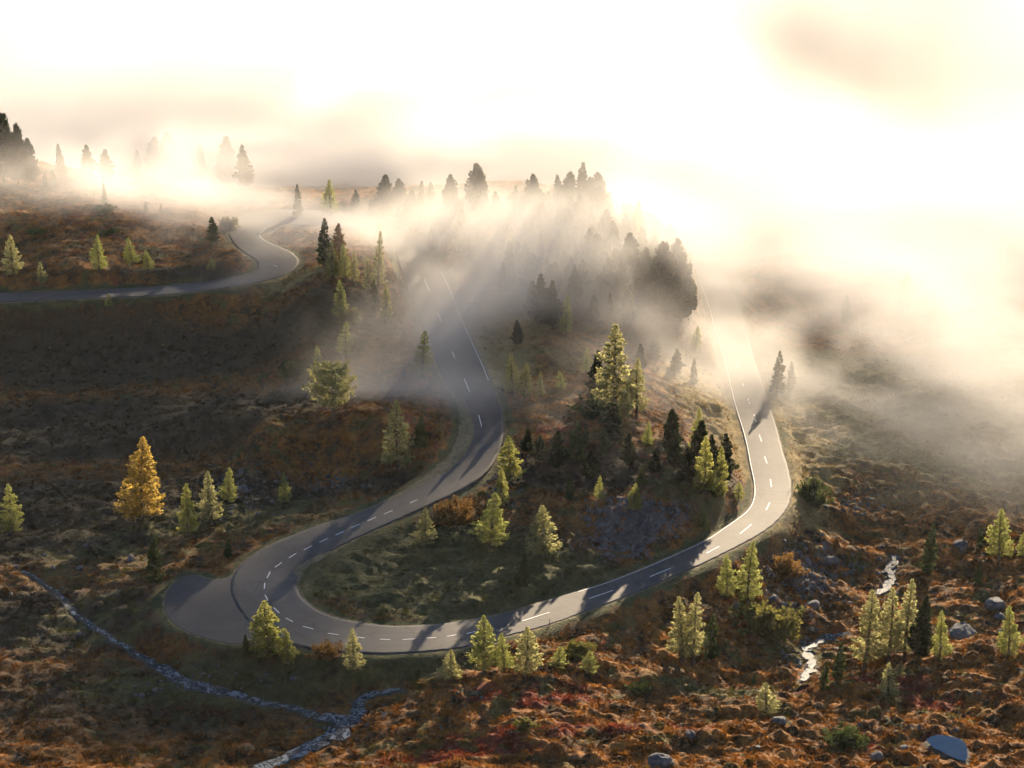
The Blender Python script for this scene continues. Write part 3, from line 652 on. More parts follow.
T = [
 # below the hairpin and along the lower edge
 ('lime', 268, 656, 54, 'full golden green larch at the outer edge of the hairpin, lit at its tip', G1, 1.25),
 ('larch', 288, 665, 36, 'small green larch tucked against the right side of the golden green larch by the hairpin', G1, .9),
 ('spruce', 246, 657, 22, 'small dark spruce beside the lay-by, left of the golden green larch', G1, 1.1),
 ('pale', 353, 672, 43, 'single slender larch below the road between the hairpin larch and the stream fork', G1, .85),
 ('pale', 451, 680, 30, 'small pale larch just above the brook head, left end of the roadside larch row', G1, 1.1),
 ('larch', 483, 672, 55, 'tallest larch of the roadside row, its tip over the sunlit strip of road', G1, 1.0),
 ('larch', 504, 671, 37, 'middle sized larch close right of the tallest roadside larch', G1, 1.1),
 ('pale', 527, 675, 48, 'broad airy larch with visible trunk, third big one of the roadside row', G1, 1.2),
 ('young', 558, 668, 22, 'shrub sized bright larch on the heath rise, right of the broad airy larch', G1, 1.3),
 ('young', 590, 672, 22, 'shrub sized bright larch standing alone at the right end of the roadside row', G1, 1.3),
 ('tall', 681, 661, 64, 'left stem of the pale twin larches below the straight road', G1, 1.0),
 ('tall', 693, 663, 68, 'right stem of the pale twin larches below the straight road', G1, 1.0),
 ('spruce', 711, 659, 42, 'dark spruce pressed against the twin larches', G1, .9),
 ('larch', 726, 597, 41, 'small bright larch under the road edge, left of a taller one', G1, 1.0),
 ('larch', 747, 604, 62, 'tall bright green larch under the outer edge of the sunlit bend', G1, .95),
 # gully and heath to the right
 ('youngp', 767, 712, 29, 'lone pale yellow young larch on the red heath above a dark boulder', G2, 1.25),
 ('spruce', 838, 681, 37, 'dark green spruce left of the tall larch group, the taller of two', G2, .9),
 ('spruce', 824, 690, 28, 'dark green spruce leaning out lower left of the larch group, the shorter of two', G2, .9),
 ('tall', 864, 669, 78, 'leftmost tall larch of the group on the heath, thin with bare lower stem', G2, .95),
 ('tall', 888, 662, 71, 'second tall larch of the heath group, straight dark stem in pale needles', G2, 1.0),
 ('tall', 905, 660, 80, 'tallest pale larch at the back of the heath group, just left of the dark pine', G2, .9),
 ('pine', 919, 659, 62, 'dark columnar pine standing among the pale larches of the heath group', G2, .85),
 ('larch', 939, 660, 48, 'narrow yellow green larch at the right end of the heath group', G2, .85),
 ('youngp', 887, 697, 33, 'small whitish larch in front of the heath group on a red patch', G2, .9),
 ('youngp', 899, 675, 14, 'tiny pale larch seedling on the red patch beside the small whitish larch', G2, 1.3),
 ('larch', 1008, 657, 50, 'bright larch standing alone right of the grey boulder', G2, .95),
 ('larch', 998, 559, 50, 'solid yellow green larch with a long shadow, above the boulders by the mist', G2, 1.05),
 ('spruce', 926, 573, 49, 'dark spruce beside the white cascade, half in haze', G2, .85),
 ('spruce', 980, 549, 20, 'small hazy spruce left of the solitary larch above the boulders', G2, 1.0),
 ('spruce', 978, 585, 19, 'very small dark spruce with its shadow running to the boulder', G2, 1.0),
 ('larch', 1022, 557, 24, 'larch cut by the right edge of the picture beside the hazy moor', G2, 1.0),
 ('spruce', 754, 684, 9, 'tiny dark spruce seedling upper left of the lone pale young larch', G2, 1.4),
 # shaded slope on the left
 ('gold', 143, 518, 79, 'golden yellow larch glowing on the dark slope', G3, 1.1),
 ('lime', 189, 535, 50, 'yellow tipped larch, first right of the golden larch', G3, .8),
 ('pale', 211, 523, 51, 'pale tipped larch between the yellow tipped one and its shorter neighbour', G3, .75),
 ('larch', 229, 503, 36, 'short bright tipped larch behind the pale tipped larch', G3, .95),
 ('larch', 285, 504, 30, 'small larch alone under the orange mound, right of the bright tipped ones', G3, .9),
 ('spruce', 155, 584, 49, 'dark spruce fully in shade near the lay-by', G3, .9),
 ('larch', 12, 534, 51, 'larch with lit tip at the left picture edge', G3, 1.0),
 ('spruce', 228, 557, 18, 'knee high dark spruce on the bank above the hairpin', G3, 1.1),
 ('round', 333, 418, 48, 'round crowned tree on top of the orange mound', G3, .8),
 ('pale', 399, 469, 67, 'silvery larch on the end of the mound beside the middle road', G3, .95),
 ('spruce', 420, 448, 32, 'small green spruce right of the silvery larch', G3, 1.2),
 # spur inside the loop
 ('pale', 425, 546, 37, 'small pale larch at the inner edge of the road, left of the rusty bush', G4, 1.0),
 ('lime', 511, 481, 44, 'bright yellow green larch on the spur corner beside the road', G4, 1.15),
 ('lime', 501, 506, 38, 'narrow dim larch just below the bright one at the spur corner', G4, .8),
 ('larch', 492, 547, 53, 'bushy larch lit at the tip, right of the rusty bush', G4, 1.1),
 ('pale', 542, 557, 51, 'pale larch with bright top standing in the shaded infield', G4, 1.05),
 ('spruce', 522, 587, 41, 'dark green spruce in deep shade, lowest tree of the infield', G4, .95),
 ('lime', 634, 511, 27, 'small glowing larch above the rock face', G4, 1.0),
 ('spruce', 575, 463, 43, 'grey green spruce with a lit edge right of a dark pine', G4, 1.25),
 ('pine', 557, 470, 38, 'dark rounded pine left of the grey green spruce', G4, .95),
 ('pine', 613, 447, 42, 'dark pine at the foot of the huge pale larch', G4, 1.1),
 ('pine', 596, 397, 45, 'dark layered pine against the huge pale larch', G4, .85),
 ('bigl', 616, 420, 96, 'huge pale larch, the tallest tree on the spur', G4, .95),
 ('tall', 636, 418, 58, 'larch leaning on the right flank of the huge pale larch', G4, 1.1),
 ('pine', 541, 462, 26, 'low dark pine left of the dark rounded pine', G4, 1.3),
 ('pine', 590, 478, 26, 'low dark pine below the grey green spruce', G4, 1.4),
 ('wide', 671, 456, 46, 'dark broad pine at the left of the cluster above the sunlit bend', G4, .7),
 ('pine', 675, 468, 36, 'dark pine in front of the left broad pine of the cluster', G4, 1.0),
 ('larch', 697, 458, 49, 'green larch rising behind the cluster above the sunlit bend', G4, .8),
 ('wide', 698, 472, 50, 'dark broad pine in the middle of the cluster above the sunlit bend', G4, .7),
 ('pine', 723, 482, 47, 'dark pine at the right end of the cluster beside the road', G4, .9),
 ('lime', 704, 494, 58, 'lit yellow green larch in front of the cluster, the left of two', G4, .7),
 ('lime', 718, 499, 52, 'lit yellow green larch in front of the cluster, the right of two', G4, .7),
 ('young', 738, 500, 17, 'small bright larch on the inner kerb of the sunlit bend', G4, 1.2),
 ('young', 704, 531, 20, 'small dull larch at the bottom of the rock face near the shadow edge', G4, .9),
 ('larch', 600, 500, 24, 'small dim larch in the shade left of the glowing one above the rock face', G4, .9),
 ('pine', 628, 466, 32, 'dark pine in the hollow below the dark pine at the huge larch', G4, 1.0),
 ('spruce', 603, 456, 27, 'short spruce just left of the hollow under the huge pale larch', G4, 1.1),
 ('pine', 655, 474, 26, 'low dark pine at the lower left edge of the bend cluster', G4, 1.2),
 ('spruce', 641, 486, 21, 'small spruce between the glowing larch and the bend cluster', G4, 1.1),
 ('pine', 686, 484, 36, 'dark pine left behind the two lit larches of the cluster', G4, 1.0),
 ('pine', 711, 478, 42, 'dark pine right behind the two lit larches of the cluster', G4, .9),
 ('spruce', 585, 448, 24, 'dim spruce between the grey green spruce and the huge pale larch', G4, 1.1),
 ('larch', 648, 446, 24, 'small pale larch on the open slope right of the huge pale larch', G4, 1.0),
 ('pine', 527, 452, 22, 'lowest dark pine at the left end of the row by the spur corner', G4, 1.3),
 ('spruce', 569, 500, 26, 'shaded spruce on the slope left of the rock face', G4, 1.0),
 ('tall', 540, 398, 26, 'wispy larch in mist right of the airy pair', G5, 1.0),
 ('larch', 586, 372, 24, 'misty larch upper left of the huge pale larch', G5, .9),
 ('pine', 640, 372, 28, 'misty dark pine upper right of the huge pale larch', G5, 1.0),
 ('spruce', 655, 360, 28, 'misty spruce on the falling slope above the straight road', G5, 1.0),
 ('pine', 517, 345, 24, 'dim pine on the straw bank right of the middle road', G5, 1.0),
 # mist on the spur
 ('tall', 512, 396, 42, 'airy larch in drifting mist, the left of a pair by the middle road', G5, 1.1),
 ('tall', 525, 398, 36, 'airy larch in drifting mist, the right of a pair by the middle road', G5, 1.1),
 ('young', 561, 389, 18, 'small green larch in a misty clearing right of the airy pair', G5, 1.1),
 ('larch', 423, 377, 45, 'bushy larch left of the middle road with mist round its foot', G5, 1.05),
 ('pine', 541, 325, 50, 'dark pine at the left of the upper clump in a gap of the mist', G5, 1.0),
 ('pine', 553, 328, 46, 'dark pine in the middle of the upper clump in a gap of the mist', G5, 1.0),
 ('spruce', 572, 303, 38, 'pointed dark spruce above the upper clump', G5, .8),
 ('larch', 566, 336, 42, 'narrow green larch on the right flank of the upper clump', G5, .65),
 ('pine', 532, 318, 36, 'dim pine left behind the upper clump', G5, 1.0),
 ('spruce', 611, 326, 32, 'dark spruce right of the upper clump, mist behind it', G5, .9),
 ('pine', 592, 322, 26, 'low dark pine between the pointed spruce and the misty ridge', G5, 1.2),
 ('pine', 676, 374, 25, 'rounded small pine in haze beside the far straight road', G5, 1.15),
 ('spruce', 694, 385, 26, 'small pointed spruce in haze right of the rounded small pine', G5, .9),
 ('larch', 696, 350, 24, 'faint larch above the small pointed spruce beside the straight road', G5, .9),
 ('spruce', 777, 396, 44, 'grey silhouetted spruce across the straight road, the taller of two', G5, .85),
 ('spruce', 790, 392, 30, 'grey silhouetted spruce across the straight road, the shorter of two', G5, .85),
 # wooded shoulder under the upper road
 ('spruce', 325, 266, 47, 'tall grey green spruce at the top left of the wooded shoulder', G5, .9),
 ('rust', 340, 268, 44, 'russet tinged conifer beside the top left spruce of the shoulder', G5, 1.0),
 ('larch', 333, 280, 40, 'bright fringed larch in front of the russet conifer', G5, .8),
 ('larch', 345, 280, 36, 'narrow larch on the ridge line of the shoulder, right of the bright fringed one', G5, .8),
 ('tall', 355, 285, 35, 'thin pale larch next down the ridge line of the shoulder', G5, .8),
 ('tall', 368, 294, 38, 'thin pale larch at the lower right of the shoulder ridge line', G5, .7),
 ('larch', 341, 320, 40, 'light edged larch in the middle of the shoulder above the yellow bush', G5, .85),
 ('larch', 346, 357, 35, 'light edged larch on the lower shoulder below the yellow bush', G5, 1.0),
 ('spruce', 376, 312, 32, 'dark stemmed spruce, left of the two on the right flank of the shoulder', G5, .9),
 ('tall', 386, 324, 40, 'pale larch, right of the two on the right flank of the shoulder', G5, 1.0),
 ('larch', 318, 372, 26, 'small larch lowest on the wooded shoulder near the mound', G5, 1.1),
 ('tall', 378, 292, 60, 'faint tall larch rising out of the mist behind the shoulder', G5, .6),
 # upper road, orange hill
 ('pale', 14, 276, 41, 'lit larch by the upper road, nearest the left picture edge', G7, .8),
 ('youngp', 42, 283, 21, 'very small larch by the upper road, second from the left edge', G7, 1.1),
 ('larch', 99, 272, 37, 'lit conical larch by the upper road in the middle of the orange hill', G7, .9),
 ('larch', 132, 265, 27, 'yellowish larch, left of a touching pair by the upper road', G7, 1.1),
 ('larch', 148, 270, 20, 'squat larch, right of a touching pair by the upper road', G7, 1.3),
 ('spruce', 105, 205, 22, 'thin dark spruce on the crest of the orange hill', G7, .8),
 ('spruce', 213, 242, 25, 'spreading dark conifer on the knoll inside the upper bend', G7, 1.5),
 ('young', 211, 270, 12, 'tiny bright larch on the shaded face of the knoll', G7, 1.4),
 ('spruce', 146, 212, 11, 'tiny grey conifer on the hill line, left of two', G7, .9),
 ('spruce', 161, 214, 11, 'tiny grey conifer on the hill line, right of two', G7, .9),
 ('spruce', 94, 197, 7, 'stubby conifer left of the thin dark spruce on the crest', G7, 1.3),
 ('young', 108, 306, 12, 'small pale shrubby larch at the lower verge of the upper road', G7, 1.1),
 # big pines top left
 ('wide', 4, 182, 66, 'huge dark pine at the left picture edge on the hill top', G6, .75),
 ('wide', 19, 184, 58, 'huge pine in thin fog, second from the left picture edge', G6, .6),
 ('wide', 29, 184, 44, 'shorter pine in thin fog at the right side of the huge pair', G6, .65),
 ('pine', 46, 187, 15, 'small fogged pine right of the huge pines, the slimmer of two', G6, 1.0),
 ('pine', 55, 188, 17, 'small fogged pine right of the huge pines, the fuller of two', G6, 1.2),
 # bushes
 ('rbush', 452, 522, 25, 'rusty brown round bush at the inner road edge', G8, 1.0),
 ('bush', 763, 634, 34, 'large yellow green bush below the bright bend larches', G8, 1.15),
 ('dbush', 812, 503, 26, 'dark upright bush on the slope right of the sunlit bend', G8, .7),
 ('rbush', 784, 576, 22, 'dry twiggy bush on the straw slope below the bend', G8, 1.0),
 ('dbush', 846, 748, 20, 'grey green shrub on a dark hummock near the pond', G8, 1.2),
 ('bush', 351, 322, 15, 'small yellow bush glowing on the wooded shoulder', G8, 1.0),
 ('dbush', 105, 210, 6, 'low green bush at the foot of the thin crest spruce', G8, 2.2),
 ('dbush', 36, 233, 5, 'low dark bush on the orange hill, the left of two', G8, 2.6),
 ('dbush', 108, 234, 6, 'low dark bush on the orange hill, the right of two', G8, 2.4),
 ('bush', 525, 728, 10, 'low yellowish bush on the heath rise below the broad larch', G8, 1.2),
 ('dbush', 294, 378, 18, 'round dark bush beside the mist at the foot of the shoulder', G8, 1.0),
 ('rbush', 325, 655, 12, 'twiggy dry bush on the verge below the sunlit patch of the hairpin', G8, 1.5),
 ('bush', 228, 229, 13, 'hazy bush on the outside of the upper bend', G8, 1.0),
 ('dbush', 815, 424, 9, 'low dark hump of shrubs on the pale meadow', G8, 2.0),
 ('dbush', 600, 416, 22, 'dark shrub at the left foot of the huge pale larch', G8, 1.3),
 ('bush', 577, 655, 14, 'thin yellow green bush on the verge slope above the heath rise', G8, 1.4),
 ('dbush', 640, 690, 8, 'low green shrub on the shoulder of the heath rise', G8, 2.0),
]
proto('rust', 1, H=8.0, R=1.7, mat=M_RUST, shape='spire', nb=110, per=60, leaf=(.22, .10), low=.06)
KIND['rust'] = 'conifer_tree'
for a in T: tree(*a)
# the wood on the ridge dissolving in the fog: (kind, x, y, height, wide)
FOGT = [('spruce',298,217,32,.9),('larch',330,217,37,1.1),('pine',355,217,27,1),('pine',371,217,17,1),('wide',385,216,40,.75),('spruce',424,228,38,1),('wide',451,222,46,.7),('wide',479,222,50,.7),
 ('pine',481,234,38,1.1),('pine',498,228,31,1.1),('wide',533,222,46,.8),('wide',541,246,42,.8),('pine',560,240,34,1),('wide',576,238,42,.8),('pine',507,256,32,1.1),('wide',591,272,42,.75),
 ('wide',573,238,40,.8),('wide',594,262,36,.9),('wide',630,290,56,.8),('wide',645,300,50,.8),('wide',663,318,74,.75),('wide',680,322,80,.72),('spruce',440,236,30,1),('pine',460,240,30,1),('spruce',408,218,24,1),
 ('pine',520,240,32,1.1),('spruce',548,228,36,1),('wide',610,270,40,.9),('pine',528,262,28,1.1),('pine',470,262,26,1.1),('spruce',400,230,22,1),('pine',655,270,34,1.1),('wide',618,292,42,.8),('pine',583,290,30,1.1),
 ('spruce',503,292,30,.9),('pine',555,268,30,1.1),('larch',380,246,24,1),('pine',432,252,24,1),('pine',627,325,34,1),('wide',606,246,36,.8),('spruce',515,216,30,1),('pine',498,246,28,1),('pine',572,262,28,1),('wide',670,285,34,.8),('wide',640,262,34,.8)]
rr_ = np.random.default_rng(21)
tries = 0
while len(FOGT) < 122 and tries < 4000:      # the wood is dense: fill it
    tries += 1
    x = rr_.uniform(395, 690); y = rr_.uniform(206, 318)
    if y < 206+max(0, x-590)*.62 or (x < 500 and y > 262) or (x < 455 and y > 236) or (500 < x < 600 and y > 300): continue
    if min(abs(x-q[1])+abs(y-q[2])*1.3 for q in FOGT) < 9: continue
    FOGT.append((['pine', 'wide', 'spruce', 'pine', 'wide', 'spruce', 'larch'][int(rr_.integers(7))], x, y, rr_.uniform(26, 44), rr_.uniform(.8, 1.05)))
rows = [(222, 'skyline row'), (240, 'second row'), (262, 'third row'), (290, 'fourth row'), (999, 'lowest row')]
ordn = ['first', 'second', 'third', 'fourth', 'fifth', 'sixth', 'seventh', 'eighth', 'ninth', 'tenth', 'eleventh', 'twelfth', 'thirteenth', 'fourteenth', 'fifteenth', 'sixteenth', 'seventeenth', 'eighteenth', 'nineteenth', 'twentieth', 'twenty-first', 'twenty-second', 'twenty-third', 'twenty-fourth', 'twenty-fifth']
from collections import defaultdict
bn = defaultdict(list)
for k, x, y, h, wd in FOGT: bn[(next(n for lim, n in rows if y < lim), KIND[k])].append((x, y, k, h, wd))
for (rw, kn), L in bn.items():
    for i, (x, y, k, h, wd) in enumerate(sorted(L)):
        tree(k, x, y, h, f"{ordn[i]} {kn.split('_')[0]} from the left in the {rw} of the fogged ridge wood", G6, wd)
FAR = [('spruce',62,176,32,.9,'faint slim spruce in the fog behind the crest, right of the huge pines'),('pine',88,178,32,1.2,'faint broad pine in the fog, first of the ghostly row behind the crest'),('pine',106,180,30,1.3,'faint broad pine touching the first of the ghostly row'),
 ('spruce',138,180,30,1,'faint pointed spruce in the middle of the ghostly row'),('wide',156,180,42,.9,'ghostly broad pine, left of the tall fog pair'),('wide',172,180,46,.9,'ghostly broad pine, right of the tall fog pair'),
 ('pine',200,184,38,1,'ghostly pine right of the tall fog pair'),('wide',229,186,48,.8,'ghostly tall pine near the right end of the row'),('pine',246,188,42,1,'ghostly pine ending the row above the upper bend'),
 ('spruce',845,322,26,1,'barely visible spruce on the fogged valley floor, left of two'),('pine',905,310,36,1,'barely visible tree on the fogged valley floor, right of two')]
for k, x, y, h, wd, lab in FAR: tree(k, x, y, h, lab, G6, wd)

# ------------------------------------------------------------------ boulders
def mat_rock():
    N = NT('boulder_stone'); v = N.coord(); f = N.noise(v, 1.4, 6, .7, .5); l = N.mr(N.noise(v, 2.2, 4, .6), .55, .68)
    return N.out(N.pbr(N.mix(l, N.ramp(f, [(.3, (.035, .038, .045)), (.7, (.15, .155, .17))]), (.16, .15, .09)), .85, N.bump(f, 1, .4), .2))
M_ROCK = mat_rock()
import bmesh
def rock_mesh(seed, sub=3, n=1):
    bm = bmesh.new(); bmesh.ops.create_icosphere(bm, subdivisions=sub, radius=1)
    r = np.random.default_rng(seed); co = np.array([v.co[:] for v in bm.verts])
    for _ in range(7):      # cut flat faces
        d = r.normal(size=3); d /= np.linalg.norm(d); h = .55+.3*r.random(); s = co@d; co = np.where((s > h)[:, None], co-d*(s-h)[:, None]*.92, co)
    k = 1+.10*fbm2(co[:, 0]*1.6+seed, co[:, 1]*1.6+co[:, 2]*2.1, 3, seed); co *= k[:, None]
    for v, c in zip(bm.verts, co): v.co = c
    me = bpy.data.meshes.new('boulder'); bm.to_mesh(me); bm.free(); me.materials.append(M_ROCK); return me, co
RKS = [rock_mesh(100+i) for i in range(4)]
BOULD = [(965,636,17,'large grey boulder between the heath group and the lone larch'),(996,606,12,'dark flat boulder at the end of the small spruce shadow'),(1000,618,7,'small dark boulder under the dark flat one'),(660,764,14,'pale blue grey boulder at the bottom edge among red heath'),
 (961,546,9,'pale rock slab left of the hazy small spruce'),(778,722,9,'dark boulder below the lone pale young larch'),(876,757,8,'dark rounded boulder on the heath left of the pond'),(832,562,8,'angular rock at the top of the cascade gully'),(800,578,9,'grey rock in the middle of the scree below the bend'),
 (812,606,8,'blocky rock at the bottom of the scree'),(774,600,7,'grey rock on the left side of the scree'),(690,735,6,'small dark boulder on the red heath right of the pale one'),(242,490,8,'grey outcrop boulder under the bright tipped larches'),(130,560,5,'pale stone on the shaded slope left of the dark spruce'),(905,750,7,'mossy dark boulder beside the pond'),(735,608,7,'rock at the foot of the bright bend larches')]
for i, (x, y, r_, lab) in enumerate(BOULD):
    b = hit(x, y); s = r_/(F/np.linalg.norm(b-[0, 0, CAMZ]))
    o = link('boulder', RKS[i % 4][0]); o.location = (b[0], b[1], b[2]+s*.15); o.scale = (s, s*.85, s*.62); o.rotation_euler = (random.uniform(-.2, .2), random.uniform(-.2, .2), random.random()*6); tag(o, lab, 'boulder', 'boulders on the moor')
# scree: loose stones nobody could count
VV, FF = [], []; ico = RKS[0][0]; bm = bmesh.new(); bmesh.ops.create_icosphere(bm, subdivisions=1, radius=1); ic = np.array([v.co[:] for v in bm.verts]); ifc = np.array([[v.index for v in f.verts] for f in bm.faces]); bm.free()
r = np.random.default_rng(5); k0 = 0
for cx, cy, rx, ry, n in [(805,575,42,28,170),(640,535,45,14,60),(860,505,30,14,60),(235,500,40,22,110),(330,480,30,10,50),(50,560,60,60,60),(800,655,30,22,90),(890,570,14,20,80),(950,590,50,30,30),(650,560,80,5,40),(190,680,80,14,90),(350,715,40,14,50),(500,480,14,22,80),(640,725,160,24,14),(890,735,110,22,16),(480,700,40,14,14)]:
    for _ in range(n):
        b = hit(cx+r.normal()*rx*.6, cy+r.normal()*ry*.6)
        if zsample(DD, b[0:1], b[1:2])[0] < 1.2: continue
        s = .08+.4*r.random()**3; c = ic*(1+.25*r.normal(size=(12, 1)))*s*np.array([1, .9, .7])
        VV.append(c+b+(0, 0, s*.2)); FF.append(ifc+k0); k0 += 12
tag(link('scree', mk_mesh('scree', np.vstack(VV), np.vstack(FF), [M_ROCK])), 'loose grey stones on steep banks and along the brooks', 'scree', kind='stuff')

# ------------------------------------------------------------------ thin roadside snow poles and fence stakes
M_POLE = (lambda N: N.out(N.pbr(N.ramp(N.noise(N.coord(), 3, 3), [(.3, (.12, .09, .06)), (.7, (.25, .20, .14))]), .9)))(NT('weathered_wood'))
def pole(x, y, hpx, lab, grp, nm, rr=.05):
    b = hit(x, y); s = hpx/(F/np.linalg.norm(b-[0, 0, CAMZ]))/.93
    V, Fq = [], []; tube(V, Fq, [(0, 0, -.2), (0, 0, s*.5), (.03, .02, s-.06), (.03, .02, s)], [rr, rr*.9, rr*.8, rr*.3], 6)
    o = link(nm, mk_mesh(nm, np.array(V), Fq, [M_POLE])); o.location = tuple(b); o.rotation_euler = (random.uniform(-.08, .08), random.uniform(-.08, .08), 0); tag(o, lab, nm.replace('_', ' '), grp)
for x, y, h, lab in [(244,627,17,'snow pole between the lay-by and the hairpin'),(549,627,8,'short snow pole beside the sunlit strip of the lower road'),(202,284,14,'snow pole at the foot of the knoll on the upper road'),(279,247,19,'snow pole in haze outside the upper bend'),(230,290,6,'short stake on the lower verge of the upper road'),(641,580,9,'snow pole on the upper verge of the lower road'),(792,487,8,'snow pole on the outer edge of the sunlit bend'),(500,615,8,'snow pole on the infield verge of the lower road'),(504,440,8,'snow pole at the inner edge of the middle road')]:
    pole(x, y, h, lab, 'snow poles along the road', 'snow_pole')
for i, (x, y, h) in enumerate([(158,242,7),(166,243,8),(173,240,9),(190,247,11),(193,245,14),(199,247,12),(204,244,9),(6,188,6),(36,192,5),(52,194,4)]):
    pole(x, y, h, ['fence stake on the orange hill, first of the leaning row','fence stake on the orange hill, second of the leaning row','fence stake on the orange hill, third of the leaning row','fence stake at the knoll, lower of the close four','tallest fence stake of the close four at the knoll','fence stake leaning right of the tallest one at the knoll','last fence stake before the knoll conifer','fence stake on the skyline near the left picture edge','dark stump like stake on the skyline above the left bush','short stake on the skyline left of the thin crest spruce'][i], 'old fence stakes', 'fence_stake', .06)
# ------------------------------------------------------------------ light
SAZ, SEL = math.radians(18), math.radians(14.5)
from mathutils import Vector
sdir = Vector((math.sin(SAZ)*math.cos(SEL), math.cos(SAZ)*math.cos(SEL), math.sin(SEL)))
sd = bpy.data.lights.new('sun', 'SUN'); so = bpy.data.objects.new('sun', sd); COL.objects.link(so)
so.rotation_euler = sdir.to_track_quat('Z', 'Y').to_euler(); so.location = (100, 300, 300)
sd.energy = 5.0; sd.angle = math.radians(.5); sd.color = (1, .785, .53)
w = bpy.data.worlds.new('World'); sc.world = w; w.use_nodes = True
N = NT('', world=w)
sky = N.n('ShaderNodeTexSky', sky_type='NISHITA', sun_disc=False, sun_elevation=SEL, sun_rotation=SAZ, altitude=1800., air_density=1., dust_density=.3, ozone_density=1.5)
bg = N.n('ShaderNodeBackground', {'Color': sky.outputs[0], 'Strength': .066})
N.t.links.new(bg.outputs[0], N.n('ShaderNodeOutputWorld').inputs['Surface'])
sc.view_settings.view_transform = 'Standard'; sc.view_settings.look = 'None'; sc.view_settings.exposure = 1.82; sc.view_settings.gamma = 1
sc.render.engine = 'CYCLES'
cy = sc.cycles; cy.use_denoising = True; cy.max_bounces = 8; cy.diffuse_bounces = 2; cy.glossy_bounces = 2; cy.transmission_bounces = 3; cy.transparent_max_bounces = 12
cy.volume_bounces = 3; cy.denoising_input_passes = 'RGB_ALBEDO_NORMAL'; cy.denoising_prefilter = 'ACCURATE'; cy.use_adaptive_sampling = True; cy.adaptive_threshold = .045; cy.sample_clamp_indirect = 8
# ------------------------------------------------------------------ air: one even haze box, and banks of mist as voxel clouds
def vol_mat(name, dens, col, g, attr=False):
    N = NT(name)
    v = N.n('ShaderNodeVolumePrincipled', {'Color': (*col, 1), 'Density': dens, 'Anisotropy': g, 'Density Attribute': 'density' if attr else ''}).outputs[0]
    return N.out(vol=v)
def fog_volume(name, lo, hi, vox, rho_fn, mat, label, step):
    lo = np.array(lo, float); hi = np.array(hi, float); n = np.maximum(2, np.round((hi-lo)/np.array(vox)).astype(int))
    gx = np.linspace(lo[0], hi[0], n[0]); gy = np.linspace(lo[1], hi[1], n[1]); gz = np.linspace(lo[2], hi[2], n[2])
    Z, Y, X = np.meshgrid(gz, gy, gx, indexing='ij')
    rho = rho_fn(X, Y, Z).astype(np.float32)
    e = np.ones_like(rho)       # soft border
    for a, (A, l, h) in enumerate(((X, lo[0], hi[0]), (Y, lo[1], hi[1]), (Z, lo[2], hi[2]))):
        m_ = (h-l)*.06; e *= np.clip((A-l)/m_, 0, 1)*np.clip((h-A)/m_, 0, 1)
    rho *= e
    me = bpy.data.meshes.new(name); me.vertices.add(rho.size)
    me.vertices.foreach_set('co', np.stack([X, Y, Z], -1).astype(np.float32).ravel())
    a = me.attributes.new('rho', 'FLOAT', 'POINT'); a.data.foreach_set('value', rho.ravel()); me.materials.append(mat)
    o = link(name, me)
    ng = bpy.data.node_groups.new(name, 'GeometryNodeTree')
    ng.interface.new_socket('Geometry', in_out='INPUT', socket_type='NodeSocketGeometry'); ng.interface.new_socket('Geometry', in_out='OUTPUT', socket_type='NodeSocketGeometry')
    nn = ng.nodes; L = ng.links.new
    gi = nn.new('NodeGroupInput'); go = nn.new('NodeGroupOutput'); vc = nn.new('GeometryNodeVolumeCube'); si = nn.new('GeometryNodeSampleIndex'); na = nn.new('GeometryNodeInputNamedAttribute')
    na.data_type = 'FLOAT'; na.inputs['Name'].default_value = 'rho'; si.data_type = 'FLOAT'; si.domain = 'POINT'; si.clamp = True
    L(gi.outputs[0], si.inputs['Geometry']); L(na.outputs['Attribute'], si.inputs['Value'])
    pos = nn.new('GeometryNodeInputPosition')
    sub = nn.new('ShaderNodeVectorMath'); sub.operation = 'SUBTRACT'; L(pos.outputs[0], sub.inputs[0]); sub.inputs[1].default_value = tuple(lo)
    mul = nn.new('ShaderNodeVectorMath'); mul.operation = 'MULTIPLY'; L(sub.outputs[0], mul.inputs[0]); mul.inputs[1].default_value = tuple((n-1)/(hi-lo))
    sx = nn.new('ShaderNodeSeparateXYZ'); L(mul.outputs[0], sx.inputs[0])
    def math_(op, a, b=None, c=None):
        m = nn.new('ShaderNodeMath'); m.operation = op
        for i, v in enumerate((a, b, c)):
            if v is None: continue
            if isinstance(v, (int, float)): m.inputs[i].default_value = v
            else: L(v, m.inputs[i])
        return m.outputs[0]
    r = [math_('ROUND', sx.outputs[i]) for i in range(3)]
    idx_ = math_('ADD', r[0], math_('MULTIPLY', math_('ADD', r[1], math_('MULTIPLY', r[2], float(n[1]))), float(n[0])))
    fi = nn.new('FunctionNodeFloatToInt'); fi.rounding_mode = 'ROUND'; L(idx_, fi.inputs[0]); L(fi.outputs[0], si.inputs['Index'])
    L(si.outputs[0], vc.inputs['Density'])
    vc.inputs['Min'].default_value = tuple(lo); vc.inputs['Max'].default_value = tuple(hi)
    for k, i in (('X', 0), ('Y', 1), ('Z', 2)): vc.inputs['Resolution '+k].default_value = int(n[i])
    sm = nn.new('GeometryNodeSetMaterial'); sm.inputs['Material'].default_value = mat
    L(vc.outputs[0], sm.inputs[0]); L(sm.outputs[0], go.inputs[0])
    md = o.modifiers.new('mist', 'NODES'); md.node_group = ng
    mat.cycles.volume_step_rate = step
    tag(o, label, name.replace('_', ' '), kind='stuff'); return o

